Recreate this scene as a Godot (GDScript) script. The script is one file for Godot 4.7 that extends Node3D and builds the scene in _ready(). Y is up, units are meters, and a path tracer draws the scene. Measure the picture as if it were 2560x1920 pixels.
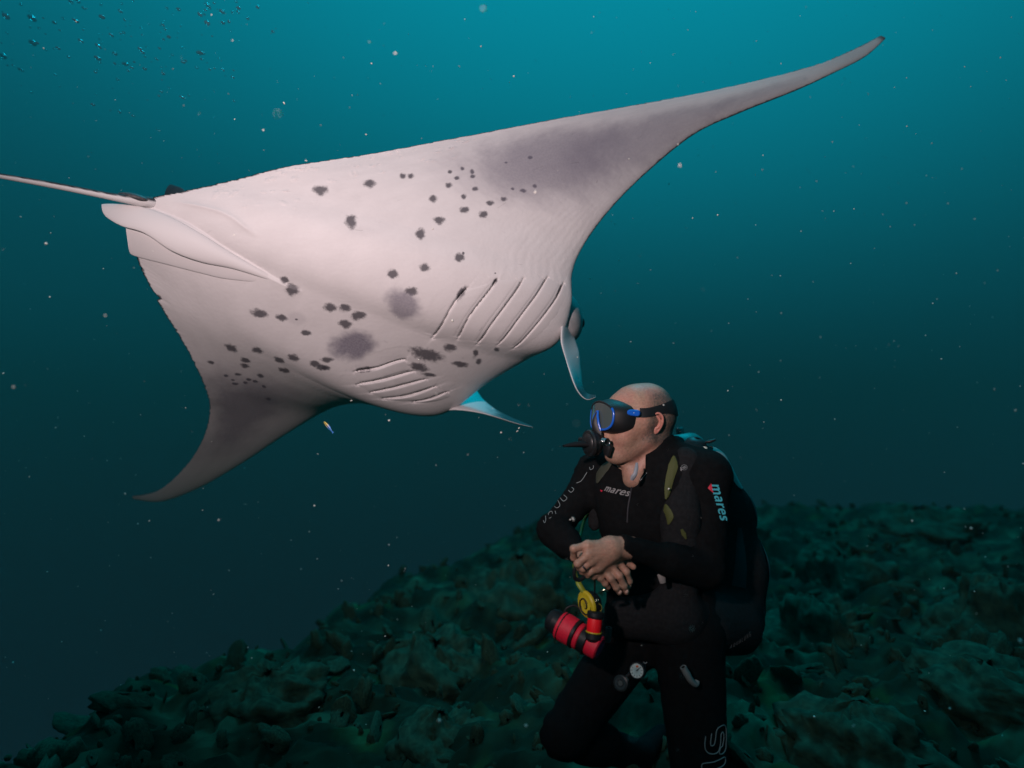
extends Node3D
# A reef manta gliding over a kneeling diver, teal open water, dark rubble reef below.

var rng := RandomNumberGenerator.new()
var noise := FastNoiseLite.new()
var fine := FastNoiseLite.new()
var names := {}


func _ready() -> void:
	var cam := Camera3D.new()
	cam.name = "camera"
	cam.fov = 58.0
	cam.position = Vector3(0, 1.2, 0)
	cam.near = 0.05
	cam.far = 200.0
	var lens := CameraAttributesPhysical.new()
	lens.frustum_focal_length = 21.65
	lens.frustum_focus_distance = 2.15
	lens.frustum_near = 0.05
	lens.frustum_far = 200.0
	lens.exposure_aperture = 1.1
	cam.attributes = lens
	add_child(cam)

	var env := Environment.new()
	env.background_mode = Environment.BG_SKY
	env.tonemap_mode = Environment.TONE_MAPPER_LINEAR
	env.tonemap_exposure = 1.0
	env.sdfgi_enabled = true
	env.ssao_enabled = true
	env.ssil_enabled = true
	var sky := Sky.new()
	sky.sky_material = open_water()
	env.sky = sky
	env.background_energy_multiplier = 1.0
	env.fog_enabled = true
	env.fog_density = 0.0014
	env.fog_light_color = Color(0.08, 0.50, 0.53)
	var world := WorldEnvironment.new()
	world.name = "world"
	world.environment = env
	add_child(world)

	# daylight that filters down through the water, wide and blue green
	var sun := DirectionalLight3D.new()
	sun.name = "daylight"
	sun.light_color = col(0.004, 0.74, 1.0)
	sun.light_energy = 0.42
	sun.light_angular_distance = 20.0
	sun.shadow_enabled = true
	add_child(sun)
	sun.look_at_from_position(Vector3(0.98, 8.0, -4.5), Vector3.ZERO)

	rng.seed = 11
	noise.seed = 3
	noise.noise_type = FastNoiseLite.TYPE_SIMPLEX_SMOOTH
	noise.frequency = 1.0
	noise.fractal_octaves = 4
	fine.seed = 9
	fine.noise_type = FastNoiseLite.TYPE_SIMPLEX
	fine.frequency = 1.0
	fine.fractal_octaves = 3

	strobe()
	seabed()
	manta()
	diver()
	wrasse()
	bubbles()
	marine_snow()


# ---------------------------------------------------------------- the water

func open_water() -> ProceduralSkyMaterial:
	# water lit from above: bright towards the surface ahead, dark downwards
	var m := ProceduralSkyMaterial.new()
	m.sky_top_color = col(0.001, 0.30, 0.43)
	m.sky_horizon_color = col(0.002, 0.029, 0.035)
	m.sky_curve = 1.15
	m.ground_bottom_color = col(0.0032, 0.0095, 0.0120)
	m.ground_horizon_color = col(0.002, 0.029, 0.035)
	m.ground_curve = 0.13
	m.sun_angle_max = 61.0
	m.sun_curve = 0.8
	return m


# ---------------------------------------------------------------- helpers

func numbered(called: String) -> String:
	var n: int = names.get(called, 0)
	names[called] = n + 1
	return called if n == 0 else "%s_%03d" % [called, n]


func tag(o: Node, label := "", category := "", group := "", kind := "") -> Node:
	if label:
		o.set_meta("label", label)
	if category:
		o.set_meta("category", category)
	if group:
		o.set_meta("group", group)
	if kind:
		o.set_meta("kind", kind)
	return o


func thing(called: String, label: String, category: String, at: Vector3, group := "") -> Node3D:
	var o := Node3D.new()
	o.name = numbered(called)
	o.position = at
	add_child(o, true)
	tag(o, label, category, group)
	return o


func home(parent: Node) -> Vector3:
	# where a part's own zero lies in the place
	var p := Vector3.ZERO
	var n = parent
	while n is Node3D and n != self:
		p += n.position
		n = n.get_parent()
	return p


# meshes are written in metres of the place; part() brings them to the parent's own axes
func part(parent: Node, called: String, m: ArrayMesh, mat: Material) -> MeshInstance3D:
	var o := MeshInstance3D.new()
	o.name = called
	var off := home(parent)
	if off != Vector3.ZERO:
		m = moved(m, -off)
	if mat:
		for s in m.get_surface_count():
			m.surface_set_material(s, mat)
	o.mesh = m
	parent.add_child(o, true)
	return o


func moved(m: ArrayMesh, by: Vector3) -> ArrayMesh:
	var out := ArrayMesh.new()
	for s in m.get_surface_count():
		var a := m.surface_get_arrays(s)
		var v: PackedVector3Array = a[Mesh.ARRAY_VERTEX]
		for i in v.size():
			v[i] += by
		a[Mesh.ARRAY_VERTEX] = v
		out.add_surface_from_arrays(Mesh.PRIMITIVE_TRIANGLES, a)
		out.surface_set_material(s, m.surface_get_material(s))
	return out


func col(r: float, g: float, b: float) -> Color:
	return Color(r, g, b).linear_to_srgb()


func mat(c: Color, rough := 0.7, metal := 0.0, spec := 0.5) -> StandardMaterial3D:
	var m := StandardMaterial3D.new()
	m.albedo_color = c
	m.roughness = rough
	m.metallic = metal
	m.metallic_specular = spec
	return m


func grain(m: StandardMaterial3D, freq: float, lo: Color, hi: Color, bump := 0.0) -> StandardMaterial3D:
	# a triplanar cloud of two tones of the thing's own colour
	var n := FastNoiseLite.new()
	n.seed = 21
	n.frequency = 0.02
	n.fractal_octaves = 5
	var t := NoiseTexture2D.new()
	t.width = 256
	t.height = 256
	t.seamless = true
	t.noise = n
	var g := Gradient.new()
	g.set_color(0, lo)
	g.set_color(1, hi)
	t.color_ramp = g
	m.albedo_texture = t
	m.uv1_triplanar = true
	m.uv1_scale = Vector3.ONE * freq
	if bump > 0.0:
		var b := NoiseTexture2D.new()
		b.width = 256
		b.height = 256
		b.seamless = true
		b.noise = n
		b.as_normal_map = true
		b.bump_strength = 8.0
		m.normal_enabled = true
		m.normal_texture = b
		m.normal_scale = bump
	return m


# a grid of points (rows x columns) made into one smooth sheet
func sheet(p: PackedVector3Array, rows: int, cols: int, wrap_c := false, uv := PackedVector2Array(), tint := PackedColorArray()) -> ArrayMesh:
	var nrm := PackedVector3Array()
	nrm.resize(p.size())
	for i in rows:
		for j in cols:
			var a := p[maxi(i - 1, 0) * cols + j]
			var b := p[mini(i + 1, rows - 1) * cols + j]
			var jm := posmod(j - 1, cols) if wrap_c else maxi(j - 1, 0)
			var jp := (j + 1) % cols if wrap_c else mini(j + 1, cols - 1)
			var n := (b - a).cross(p[i * cols + jp] - p[i * cols + jm])
			nrm[i * cols + j] = n.normalized() if n.length_squared() > 1e-18 else Vector3.UP
	var idx := PackedInt32Array()
	var last := cols if wrap_c else cols - 1
	for i in rows - 1:
		for j in last:
			var k := (j + 1) % cols
			idx.append_array([i * cols + j, i * cols + k, (i + 1) * cols + j, i * cols + k, (i + 1) * cols + k, (i + 1) * cols + j])
	var a2 := []
	a2.resize(Mesh.ARRAY_MAX)
	a2[Mesh.ARRAY_VERTEX] = p
	a2[Mesh.ARRAY_NORMAL] = nrm
	a2[Mesh.ARRAY_INDEX] = idx
	if uv.size():
		a2[Mesh.ARRAY_TEX_UV] = uv
	if tint.size():
		a2[Mesh.ARRAY_COLOR] = tint
	var m := ArrayMesh.new()
	m.add_surface_from_arrays(Mesh.PRIMITIVE_TRIANGLES, a2)
	return m


func join(list: Array) -> ArrayMesh:
	var st := SurfaceTool.new()
	st.begin(Mesh.PRIMITIVE_TRIANGLES)
	for m in list:
		st.append_from(m, 0, Transform3D())
	return st.commit()


func smooth_line(pts: Array, per := 6) -> Array:
	var out := []
	var n := pts.size()
	for i in n - 1:
		var p0 = pts[maxi(i - 1, 0)]
		var p3 = pts[mini(i + 2, n - 1)]
		for k in per:
			var t := float(k) / per
			out.append(catmull(p0, pts[i], pts[i + 1], p3, t))
	out.append(pts[n - 1])
	return out


func catmull(p0, p1, p2, p3, t: float):
	return 0.5 * (2.0 * p1 + (p2 - p0) * t + (2.0 * p0 - 5.0 * p1 + 4.0 * p2 - p3) * t * t + (3.0 * p1 - p0 - 3.0 * p2 + p3) * t * t * t)


# a round or flattened tube along a line; radii is one number or one per point
func tube(pts: Array, radii, seg := 10, flat := 1.0, side := Vector3.ZERO, capped := true) -> ArrayMesh:
	var n := pts.size()
	var p := PackedVector3Array()
	var u := Vector3.ZERO
	var rows := 0
	for i in n:
		var d: Vector3 = (pts[mini(i + 1, n - 1)] - pts[maxi(i - 1, 0)]).normalized()
		if side != Vector3.ZERO:
			u = (side - d * side.dot(d)).normalized()
		elif u == Vector3.ZERO:
			u = d.cross(Vector3.UP if absf(d.y) < 0.9 else Vector3.RIGHT).normalized()
		else:
			u = (u - d * u.dot(d)).normalized()
		var v := d.cross(u)
		var r: float = radii[i] if radii is Array else radii
		var ends := [[0.0, -0.0], [1.0, 0.0]]
		if capped and i == 0:
			for k in seg:
				p.append(pts[i])
			rows += 1
		for k in seg:
			var a := TAU * k / seg
			p.append(pts[i] + u * cos(a) * r + v * sin(a) * r * flat)
		rows += 1
		if capped and i == n - 1:
			for k in seg:
				p.append(pts[i])
			rows += 1
	return sheet_capped(p, rows, seg, capped)


func sheet_capped(p: PackedVector3Array, rows: int, seg: int, capped: bool) -> ArrayMesh:
	if not capped:
		return sheet(p, rows, seg, true)
	# caps get their own rim so that their edge stays crisp
	var body := sheet(p.slice(seg, (rows - 1) * seg), rows - 2, seg, true)
	var st := SurfaceTool.new()
	st.begin(Mesh.PRIMITIVE_TRIANGLES)
	st.append_from(body, 0, Transform3D())
	st.append_from(sheet(p.slice(0, 2 * seg), 2, seg, true), 0, Transform3D())
	st.append_from(sheet(p.slice((rows - 2) * seg, rows * seg), 2, seg, true), 0, Transform3D())
	return st.commit()


# a turned shape: profile of (radius, height) round the y axis of x
func lathe(profile: Array, x: Transform3D, seg := 24, smooth := false) -> ArrayMesh:
	var list := []
	if smooth:
		var p := PackedVector3Array()
		for q in profile:
			for k in seg:
				var a := TAU * k / seg
				p.append(x * Vector3(q.x * cos(a), q.y, q.x * sin(a)))
		return sheet(p, profile.size(), seg, true)
	for i in profile.size() - 1:
		var p := PackedVector3Array()
		for q in [profile[i], profile[i + 1]]:
			for k in seg:
				var a := TAU * k / seg
				p.append(x * Vector3(q.x * cos(a), q.y, q.x * sin(a)))
		list.append(sheet(p, 2, seg, true))
	return join(list)


func frame(at: Vector3, y: Vector3, x_hint := Vector3.RIGHT) -> Transform3D:
	# axes whose y points along the given way
	var yy := y.normalized()
	var zz := x_hint.cross(yy).normalized()
	var xx := yy.cross(zz)
	return Transform3D(Basis(xx, yy, zz), at)


func ball(x: Transform3D, seg := 16, rows := 10) -> ArrayMesh:
	var p := PackedVector3Array()
	for i in rows + 1:
		var a := PI * i / rows
		for k in seg:
			var b := TAU * k / seg
			p.append(x * Vector3(sin(a) * cos(b), cos(a), sin(a) * sin(b)))
	return sheet(p, rows + 1, seg, true)


# a plate with a rounded outline in the x,y plane of x, thickness along z, edges chamfered
func plate(outline: PackedVector2Array, thick: float, bevel: float, x: Transform3D) -> ArrayMesh:
	var n := outline.size()
	var c := Vector2.ZERO
	for q in outline:
		c += q / n
	var inner := PackedVector2Array()
	for q in outline:
		inner.append(q - (q - c).normalized() * bevel)
	var tri := Geometry2D.triangulate_polygon(inner)
	var st := SurfaceTool.new()
	st.begin(Mesh.PRIMITIVE_TRIANGLES)
	st.set_smooth_group(-1)
	for s in [-1.0, 1.0]:
		for k in tri:
			st.add_vertex(x * Vector3(inner[k].x, inner[k].y, s * thick * 0.5))
	for k in n:
		var a := k
		var b := (k + 1) % n
		var ring := [[inner, -0.5 * thick], [outline, -0.5 * thick + bevel], [outline, 0.5 * thick - bevel], [inner, 0.5 * thick]]
		for r in 3:
			var p0: Vector3 = x * Vector3(ring[r][0][a].x, ring[r][0][a].y, ring[r][1])
			var p1: Vector3 = x * Vector3(ring[r][0][b].x, ring[r][0][b].y, ring[r][1])
			var p2: Vector3 = x * Vector3(ring[r + 1][0][b].x, ring[r + 1][0][b].y, ring[r + 1][1])
			var p3: Vector3 = x * Vector3(ring[r + 1][0][a].x, ring[r + 1][0][a].y, ring[r + 1][1])
			for q in [p0, p1, p2, p0, p2, p3]:
				st.add_vertex(q)
	st.generate_normals()
	return st.commit()


# ---------------------------------------------------------------- the photographer's strobe

func strobe() -> void:
	var at := Vector3(-0.66, 1.70, -0.10)
	var aim := Vector3(-0.06, 1.95, -2.3)
	var dir := (aim - at).normalized()
	var x := frame(at, dir)
	var root := thing("camera_strobe", "grey underwater photo strobe on the photographer's left arm, outside the frame", "strobe", at)
	part(root, "housing", lathe([Vector2(0.0, -0.16), Vector2(0.03, -0.16), Vector2(0.042, -0.145), Vector2(0.042, -0.03), Vector2(0.05, -0.02), Vector2(0.05, -0.004), Vector2(0.046, -0.004)], x), mat(col(0.05, 0.05, 0.055), 0.5))
	var glow := mat(Color.WHITE, 0.4)
	glow.emission_enabled = true
	glow.emission = Color(1.0, 0.9, 0.86)
	glow.emission_energy_multiplier = 1.0
	part(root, "lamp_face", lathe([Vector2(0.0, 0.004), Vector2(0.03, 0.002), Vector2(0.046, -0.004)], x), glow)
	var l := SpotLight3D.new()
	l.name = "strobe_light"
	l.light_color = Color(1.0, 0.90, 0.90)
	l.light_energy = 5.65
	l.light_size = 0.05
	l.spot_angle = 52.5
	l.spot_angle_attenuation = 1.0
	l.spot_range = 12.0
	l.spot_attenuation = 2.0
	l.shadow_enabled = true
	add_child(l)
	l.look_at_from_position(at + dir * 0.02, aim)

# ---------------------------------------------------------------- the reef floor

func floor_height(x: float, z: float) -> float:
	# a rubble spur: its edge runs from the lower left away to the right, and the reef drops off beyond
	var far := -z - 2.0
	var h := 0.0 - 0.05 * maxf(far, 0.0)
	h += 0.16 * noise.get_noise_2d(x * 0.35 + 9.0, z * 0.35)
	var lumps := noise.get_noise_2d(x * 1.1, z * 1.1 + 40.0)
	h += 0.17 * absf(lumps) - 0.03
	h += 0.06 * noise.get_noise_2d(x * 3.3, z * 3.3 + 7.0)
	h += 0.03 * absf(fine.get_noise_2d(x * 7.0 + 3.0, z * 7.0))
	h += 0.012 * fine.get_noise_2d(x * 19.0, z * 19.0)
	var left := -0.75 + 0.42 * (far - 1.8) - x + 0.5 * noise.get_noise_2d(x * 0.6, z * 0.6 + 90.0)
	h -= 0.55 * maxf(left, 0.0) * smoothstep(-0.2, 1.2, left)
	h -= 0.8 * maxf(far - 6.6 + 0.8 * noise.get_noise_2d(x * 0.5, 17.0), 0.0)
	h = lerpf(h, -0.015, exp(-((x - 0.45) * (x - 0.45) / 0.09 + (z + 2.05) * (z + 2.05) / 0.12)))
	return maxf(h, -12.0 + 0.3 * lumps)


func spread_axis(lo: float, hi: float, mid: float, step: float, grow: float) -> PackedFloat32Array:
	var neg := []
	var v := mid
	var s := step
	while v > lo:
		v -= s
		s *= grow
		neg.append(v)
	neg.reverse()
	var out := PackedFloat32Array(neg)
	out.append(mid)
	v = mid
	s = step
	while v < hi:
		v += s
		s *= grow
		out.append(v)
	return out


func reef_material() -> StandardMaterial3D:
	var m := mat(Color.WHITE, 0.95, 0.0, 0.2)
	return grain(m, 1.1, col(0.006, 0.021, 0.0135), col(0.048, 0.120, 0.074), 0.35)


func seabed() -> void:
	var xs := spread_axis(-15.0, 15.0, 0.6, 0.022, 1.014)
	var zs := spread_axis(-22.0, 5.0, -2.6, 0.022, 1.016)
	var p := PackedVector3Array()
	var tint := PackedColorArray()
	for z in zs:
		for x in xs:
			p.append(Vector3(x, floor_height(x, z), z))
			# patches: bare pale rubble, brown turf, dark weed
			var a := noise.get_noise_2d(x * 1.7 + 60.0, z * 1.7)
			var b := fine.get_noise_2d(x * 6.0, z * 6.0 + 20.0)
			var c := Color(0.28, 0.30, 0.28).lerp(Color(1.0, 1.0, 0.95), smoothstep(0.0, 0.5, a + 0.3 * b))
			c = c.lerp(Color(0.55, 1.0, 0.45), 0.5 * smoothstep(0.25, 0.5, noise.get_noise_2d(x * 2.3, z * 2.3 + 130.0)))
			tint.append(c)
	var m := sheet(p, zs.size(), xs.size(), false, PackedVector2Array(), tint)
	var floor_mat := reef_material()
	floor_mat.vertex_color_use_as_albedo = true
	var o := part(self, "seabed", m, floor_mat)
	tag(o, "", "", "", "structure")

	# boulders of dead coral rock that stand out of the rubble
	var rocks := []
	for k in 5:
		rocks.append(rock_mesh(k))
	var rm := grain(mat(Color.WHITE, 0.95, 0.0, 0.2), 1.1, col(0.006, 0.018, 0.0115), col(0.036, 0.088, 0.055), 0.35)
	var spots := [
		["low pale coral boulder beside the diver's left leg, at the foot of the picture", 1.12, -2.25, 0.30, 0.16],
		["wide flat coral slab at the right foot of the picture", 1.75, -2.55, 0.34, 0.15],
		["rounded coral boulder behind the diver's left thigh", 1.45, -3.3, 0.34, 0.24],
		["dark coral boulder near the right edge of the picture", 2.5, -3.5, 0.4, 0.3],
		["broad coral hump halfway up the right side of the reef", 2.2, -4.6, 0.55, 0.36],
		["coral head on the skyline at the far right", 4.0, -6.8, 0.7, 0.26],
		["knobbly coral head behind the diver's tank", 1.9, -6.0, 0.6, 0.2],
		["lumpy coral boulder left of the red marker roll", -0.35, -3.2, 0.36, 0.24],
		["low coral boulder at the bottom centre of the picture", -0.25, -2.45, 0.26, 0.14],
		["coral boulder on the slope left of the diver's elbow", 0.05, -4.4, 0.5, 0.34],
		["small coral rock between the diver's knees", 0.62, -2.7, 0.17, 0.12],
		["pale rubble mound low on the left slope", -0.95, -2.7, 0.3, 0.16],
	]
	for s in spots:
		var base := Vector3(s[1], floor_height(s[1], s[2]) - s[4] * 0.35, s[2])
		var t := thing("coral_boulder", s[0], "coral rock", base, "coral boulders on the reef floor")
		var mi := MeshInstance3D.new()
		mi.name = "rock"
		mi.mesh = rocks[rng.randi() % 5]
		mi.material_override = rm
		mi.scale = Vector3(s[3], s[4] * 1.15, s[3] * 0.85)
		mi.rotation.y = rng.randf() * TAU
		t.add_child(mi, true)

	# loose broken coral, uncountable
	var small := rock_mesh(9, 9, 14)
	var mm := MultiMesh.new()
	mm.transform_format = MultiMesh.TRANSFORM_3D
	mm.use_colors = false
	mm.mesh = small
	mm.instance_count = 5500
	for i in 5500:
		var z := -1.2 - 9.0 * pow(rng.randf(), 1.5)
		var x := rng.randf_range(-1.0, 1.0) * (1.6 - z * 0.85)
		var s := 0.010 + 0.055 * pow(rng.randf(), 3.5)
		var b := Basis.from_euler(Vector3(rng.randf() * TAU, rng.randf() * TAU, rng.randf() * TAU)) * Basis.from_scale(Vector3(s, s * rng.randf_range(0.25, 0.9), s * rng.randf_range(0.6, 2.6)))
		mm.set_instance_transform(i, Transform3D(b, Vector3(x, floor_height(x, z) + s * 0.2, z)))
	small.surface_set_material(0, rm)
	var mi2 := MultiMeshInstance3D.new()
	mi2.name = "coral_rubble"
	mi2.multimesh = mm
	add_child(mi2)
	tag(mi2, "loose broken coral rubble strewn over the reef floor", "coral rubble", "", "stuff")


func rock_mesh(k: int, rows := 26, seg := 40) -> ArrayMesh:
	var p := PackedVector3Array()
	for i in rows + 1:
		var a := PI * i / rows
		for j in seg:
			var b := TAU * j / seg
			var d := Vector3(sin(a) * cos(b), cos(a), sin(a) * sin(b))
			var q := d * 1.4 + Vector3(k * 7.0, 0, 0)
			var r := 0.80 + 0.38 * noise.get_noise_3dv(q) + 0.15 * absf(noise.get_noise_3dv(q * 2.7)) + 0.12 * fine.get_noise_3dv(q * 7.0)
			p.append(d * r)
	return sheet(p, rows + 1, seg, true)


# ---------------------------------------------------------------- the manta ray
# Cross sections from the lower wing tip over the body to the upper wing tip:
# leading edge, trailing edge, belly bulge, back bulge.
const SECTIONS := [
	[Vector3(-1.8167, 0.6454, -3.3400), Vector3(-1.8158, 0.6637, -3.3100), 0.004, 0.004],
	[Vector3(-1.6771, 0.6398, -3.3200), Vector3(-1.6374, 0.7084, -3.2200), 0.008, 0.008],
	[Vector3(-1.4816, 0.7102, -3.2800), Vector3(-1.4333, 0.8452, -3.0600), 0.012, 0.014],
	[Vector3(-1.2608, 0.8310, -3.2200), Vector3(-1.2950, 0.9754, -2.9100), 0.018, 0.020],
	[Vector3(-1.0440, 0.9653, -3.1500), Vector3(-1.2086, 1.0880, -2.7700), 0.024, 0.030],
	[Vector3(-0.8329, 1.0841, -3.0700), Vector3(-1.1651, 1.1602, -2.6500), 0.033, 0.045],
	[Vector3(-0.6867, 1.1355, -2.9700), Vector3(-1.1376, 1.2576, -2.5000), 0.050, 0.070],
	[Vector3(-0.5330, 1.1488, -2.8900), Vector3(-1.1370, 1.3695, -2.3600), 0.068, 0.100],
	[Vector3(-0.3923, 1.1267, -2.8500), Vector3(-1.1516, 1.4699, -2.2500), 0.082, 0.130],
	[Vector3(-0.2573, 1.1003, -2.7900), Vector3(-1.1658, 1.5734, -2.1700), 0.090, 0.150],
	[Vector3(-0.0827, 1.2207, -2.6900), Vector3(-1.1630, 1.6384, -2.1200), 0.092, 0.160],
	[Vector3(0.0759, 1.3112, -2.5800), Vector3(-1.1703, 1.7045, -2.1000), 0.090, 0.160],
	[Vector3(0.1690, 1.3599, -2.4800), Vector3(-1.1310, 1.7536, -2.1000), 0.085, 0.150],
	[Vector3(0.2070, 1.4741, -2.4200), Vector3(-1.0001, 1.7914, -2.1200), 0.075, 0.130],
	[Vector3(0.2085, 1.5841, -2.4000), Vector3(-0.8706, 1.8314, -2.1500), 0.060, 0.100],
	[Vector3(0.2502, 1.6835, -2.4000), Vector3(-0.7079, 1.8839, -2.1800), 0.048, 0.070],
	[Vector3(0.3432, 1.8086, -2.4000), Vector3(-0.4580, 1.9446, -2.2400), 0.038, 0.050],
	[Vector3(0.4754, 1.9430, -2.4200), Vector3(-0.1629, 2.0215, -2.3000), 0.030, 0.040],
	[Vector3(0.6476, 2.0868, -2.4600), Vector3(0.1482, 2.1028, -2.3600), 0.024, 0.030],
	[Vector3(0.8252, 2.1797, -2.5000), Vector3(0.5119, 2.1970, -2.4400), 0.018, 0.022],
	[Vector3(1.0503, 2.2854, -2.5600), Vector3(0.8318, 2.2903, -2.5200), 0.013, 0.015],
	[Vector3(1.2150, 2.3756, -2.6200), Vector3(1.1362, 2.3961, -2.6000), 0.010, 0.011],
	[Vector3(1.3646, 2.4652, -2.6800), Vector3(1.3184, 2.4908, -2.6700), 0.007, 0.008],
	[Vector3(1.4649, 2.5550, -2.7200), Vector3(1.4467, 2.5677, -2.7200), 0.004, 0.004],
]
const GILLS := [
	[Vector2(12.730, 0.7117), Vector2(12.183, 0.7015), Vector2(11.057, 0.7170)],
	[Vector2(13.145, 0.7734), Vector2(12.873, 0.7678), Vector2(12.136, 0.7509), Vector2(11.480, 0.7637)],
	[Vector2(13.355, 0.8448), Vector2(12.668, 0.8219), Vector2(12.084, 0.8088), Vector2(11.498, 0.8133)],
	[Vector2(13.588, 0.9159), Vector2(13.041, 0.8891), Vector2(12.324, 0.8632), Vector2(11.681, 0.8557)],
	[Vector2(13.558, 0.9679), Vector2(12.967, 0.9411), Vector2(12.228, 0.9098), Vector2(11.687, 0.8980)],
	[Vector2(9.294, 0.6210), Vector2(9.583, 0.6667), Vector2(10.004, 0.7014), Vector2(10.058, 0.7127)],
	[Vector2(9.041, 0.6579), Vector2(9.437, 0.7116), Vector2(9.839, 0.7577)],
	[Vector2(9.005, 0.7107), Vector2(9.425, 0.7642), Vector2(9.751, 0.8073)],
	[Vector2(8.988, 0.7566), Vector2(9.286, 0.8088), Vector2(9.657, 0.8499)],
	[Vector2(9.190, 0.8385), Vector2(9.399, 0.8748), Vector2(9.618, 0.8975)]
]
# creases of the folded pelvic fins: line, the way its proud side lies, height, reach, depth, reach
const FOLDS := [
	[Vector2(12.424, 0.0320), Vector2(12.581, 0.0696), Vector2(12.647, 0.1125), Vector2(12.591, 0.1509), Vector2(12.406, 0.2008), Vector2(12.211, 0.2488)],
	[Vector2(11.108, 0.2812), Vector2(10.980, 0.3168), Vector2(10.925, 0.3593), Vector2(10.939, 0.3969)],
	[Vector2(11.917, -0.0149), Vector2(11.872, 0.0346), Vector2(11.783, 0.1149), Vector2(11.372, 0.2046), Vector2(11.108, 0.2812), Vector2(10.914, 0.3313)]
]
const FOLD_SHAPE := [[Vector3(0, -1, 0), 0.009, 0.010, -0.007, 0.009], [Vector3(-0.3, -1, 0), 0.006, 0.04, 0.003, 0.03], [Vector3(0, -1, 0), -0.004, 0.02, 0.010, 0.03]]
const ACROSS := 26
const ALONG := 320
const BEHIND := 80
var ray_at := Vector3.ZERO
var skin_im: Image
const SKIN_W := 2048
const SKIN_H := 1024


func section(u: float) -> Array:
	var n := SECTIONS.size()
	var i := mini(int(u), n - 2)
	var t := u - i
	var out := []
	for k in 4:
		out.append(catmull(SECTIONS[maxi(i - 1, 0)][k], SECTIONS[i][k], SECTIONS[i + 1][k], SECTIONS[mini(i + 2, n - 1)][k], t))
	return out


func foil(w: float) -> float:
	w = clampf(w, 0.0, 1.0)
	return maxf(0.0, 10.0 * (0.2969 * sqrt(w) - 0.126 * w - 0.3516 * w * w + 0.2843 * w * w * w - 0.1036 * w * w * w * w))


func ray_point(u: float, v: float, back := false) -> Vector3:
	var s := section(u)
	var a := section(maxf(u - 0.02, 0.0))
	var b := section(minf(u + 0.02, SECTIONS.size() - 1.0))
	var du: Vector3 = b[1].lerp(b[0], v) - a[1].lerp(a[0], v)
	var n: Vector3 = du.cross(s[0] - s[1]).normalized()
	if n.z < 0.0:
		n = -n
	return s[1].lerp(s[0], v) + n * (-s[3] if back else s[2]) * foil(1.0 - v)


func ray_normal(u: float, v: float) -> Vector3:
	var n := (ray_point(u + 0.05, v) - ray_point(u - 0.05, v)).cross(ray_point(u, v + 0.01) - ray_point(u, v - 0.01)).normalized()
	return n if n.z > 0.0 else -n


func mark(u: float, v: float, r1: float, r2: float, ang: float, tone: float, soft: float) -> void:
	# a belly blotch of pigment, with painted shade on the lower wing, sized in metres
	var pu := (ray_point(u + 0.05, v) - ray_point(u - 0.05, v)) / 0.1
	var pv := (ray_point(u, v + 0.01) - ray_point(u, v - 0.01)) / 0.02
	var ev := pv.normalized()
	var eu := (pu - ev * pu.dot(ev)).normalized()
	var reach := maxf(r1, r2) * (1.35 if soft < 1.0 else 2.3)
	var span := float(SECTIONS.size() - 1)
	var ru := reach / pu.dot(eu)
	var rv := (reach + absf(pu.dot(ev)) * ru) / pv.length()
	var ca := cos(ang)
	var sa := sin(ang)
	var light := soft >= 1.0
	var ink := Color(0.052, 0.047, 0.058) if not light else Color(0.125, 0.115, 0.155)
	for y in range(maxi(0, int((v - rv) * SKIN_H)), mini(SKIN_H, int((v + rv) * SKIN_H) + 2)):
		for x in range(maxi(0, int((u - ru) / span * SKIN_W)), mini(SKIN_W, int((u + ru) / span * SKIN_W) + 2)):
			var du := (x + 0.5) / SKIN_W * span - u
			var dv := (y + 0.5) / SKIN_H - v
			var a := du * pu.dot(ev) + dv * pv.length()
			var b := du * pu.dot(eu)
			var q := Vector2((a * ca + b * sa) / r1, (-a * sa + b * ca) / r2)
			var d := q.length()
			var k := 0.0
			if light:
				d += 0.06 * fine.get_noise_2d(a * 34.0 + u, b * 34.0) + 0.24 * noise.get_noise_2d(a * 9.0 + u, b * 9.0)
				k = 1.0 - smoothstep(0.45, 1.05 + 0.5 * (soft - 1.0) * 2.5, d)
				k *= 0.96 + 0.10 * fine.get_noise_2d(a * 90.0, b * 90.0 + u)
			else:
				d += 0.11 * fine.get_noise_2d(a * 150.0 + u * 3.0, b * 150.0) + 0.34 * noise.get_noise_2d(a * 45.0 + u * 5.0, b * 45.0)
				k = 1.0 - smoothstep(0.50, 1.14, d)
			if k > 0.003:
				var c := skin_im.get_pixel(x, y).srgb_to_linear()
				skin_im.set_pixel(x, y, c.lerp(ink, clampf(k * tone, 0.0, 1.0)).linear_to_srgb())


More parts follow.
